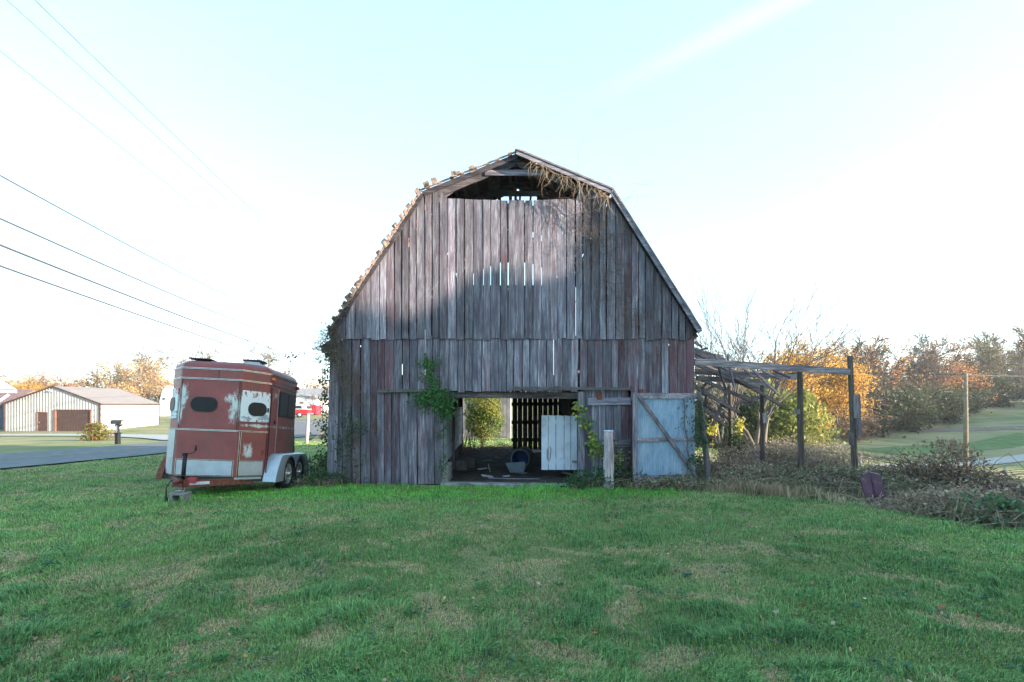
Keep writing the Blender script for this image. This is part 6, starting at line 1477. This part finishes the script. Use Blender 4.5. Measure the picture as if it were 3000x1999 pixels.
c = pal[np.clip((vnoise(x*1.5+9, y*1.5)*4+rng.normal(size=n)*.6).astype(int), 0, 3)]*(.6+.7*rng.random((n, 1)))
tag(link('dry_weeds', bigmesh('dry_weeds', co.reshape(-1, 3), q, np.tile([4, 3], n), GRASS, np.repeat(np.concatenate([c, np.ones((n, 1))], 1)[:, None], 5, 1).reshape(-1, 4))), 'strip of dry straw coloured weeds along the right border of the lawn', 'weeds', kind='stuff')
# long bare sticks lying on the brush
for i, (a, b, y, lb) in enumerate([((2120, 1365), (2170, 1400), 10.6, 'thin straight stick slanting in the weeds below the fallen rafters'), ((2330, 1422), (2365, 1408), 9.8, 'pale forked stick before the dark round post'), ((2420, 1395), (2500, 1360), 10.6, 'bundle of pale sticks left of the tallest post'),
        ((2410, 1380), (2480, 1378), 10.7, 'lower pale stick left of the tallest post'), ((2820, 1420), (2890, 1475), 9.5, 'long bare stem arching down from the seedy bramble'), ((2620, 1422), (2665, 1432), 10, 'dark rotten limb on the brown thicket'), ((2770, 1522), (2830, 1500), 7.3, 'stick on the lawn edge below the bramble heap'), ((2620, 1498), (2662, 1504), 7.9, 'pale straw stem on the grass below the maroon sheet')]):
    A, Bp = W(*a, y), W(*b, y); mb = MB(); mb.tube([A, A.lerp(Bp, .5)+Vector((0, 0, .04)), Bp], [.009, .008, .004], 5); mb.tube([A.lerp(Bp, .45), A.lerp(Bp, .8)+Vector((.02, -.05, .08))], [.006, .003], 4); mb.single('stick', TWIGL if 'dark' not in lb else TWIG, A, lb, 'stick', 'loose sticks in the brush')
# trees standing behind and right of the photographer: their shade lies over the lawn and barn
u_ = Vector((-SDIR.y, SDIR.x, 0)); u_ = -u_ if u_.y < 0 else u_; u_.normalize(); sd_ = Vector((SDIR.x, SDIR.y, 0)).normalized()
for i, (p, dist, hh, sx) in enumerate([(-10, 22, 13, 1.1), (-7, 22, 13, 1.15), (-4.3, 24, 13.5, 1.0), (-1.6, 23, 13.5, 1.0), (1.2, 25, 13, 1.0), (3.6, 22, 12.5, .9), (5.0, 26, 13.8, 1.1), (6.7, 27, 13.0, .95), (8.7, 26, 12.2, .7), (9.9, 26, 12.0, .7), (12.15, 26, 14.8, .9), (14.6, 28, 9.5, .8)]):
    c = u_*p+sd_*dist; put_tree('evergreen', c.x, c.y, hh, 'dense evergreen in the row behind the camera that shades the lawn', group='evergreens shading the lawn', rz=i*1.3, sx=sx, name='shade_tree')
# ---------------------------------------------------------------- autumn haze
hb = MB(); hb.box((0, 380, 27), (2100, 1100, 80))
hm = bpy.data.materials.new('haze'); hm.use_nodes = True; hn = hm.node_tree; hn.nodes.clear()
ho = hn.nodes.new('ShaderNodeOutputMaterial'); hv = hn.nodes.new('ShaderNodeVolumePrincipled')
hv.inputs['Color'].default_value = (.95, .97, 1, 1); hv.inputs['Density'].default_value = .00045; hv.inputs['Anisotropy'].default_value = .2
hn.links.new(hv.outputs[0], ho.inputs['Volume'])
tag(hb.build('haze', hm), 'thin pale autumn haze over the whole place', kind='stuff')
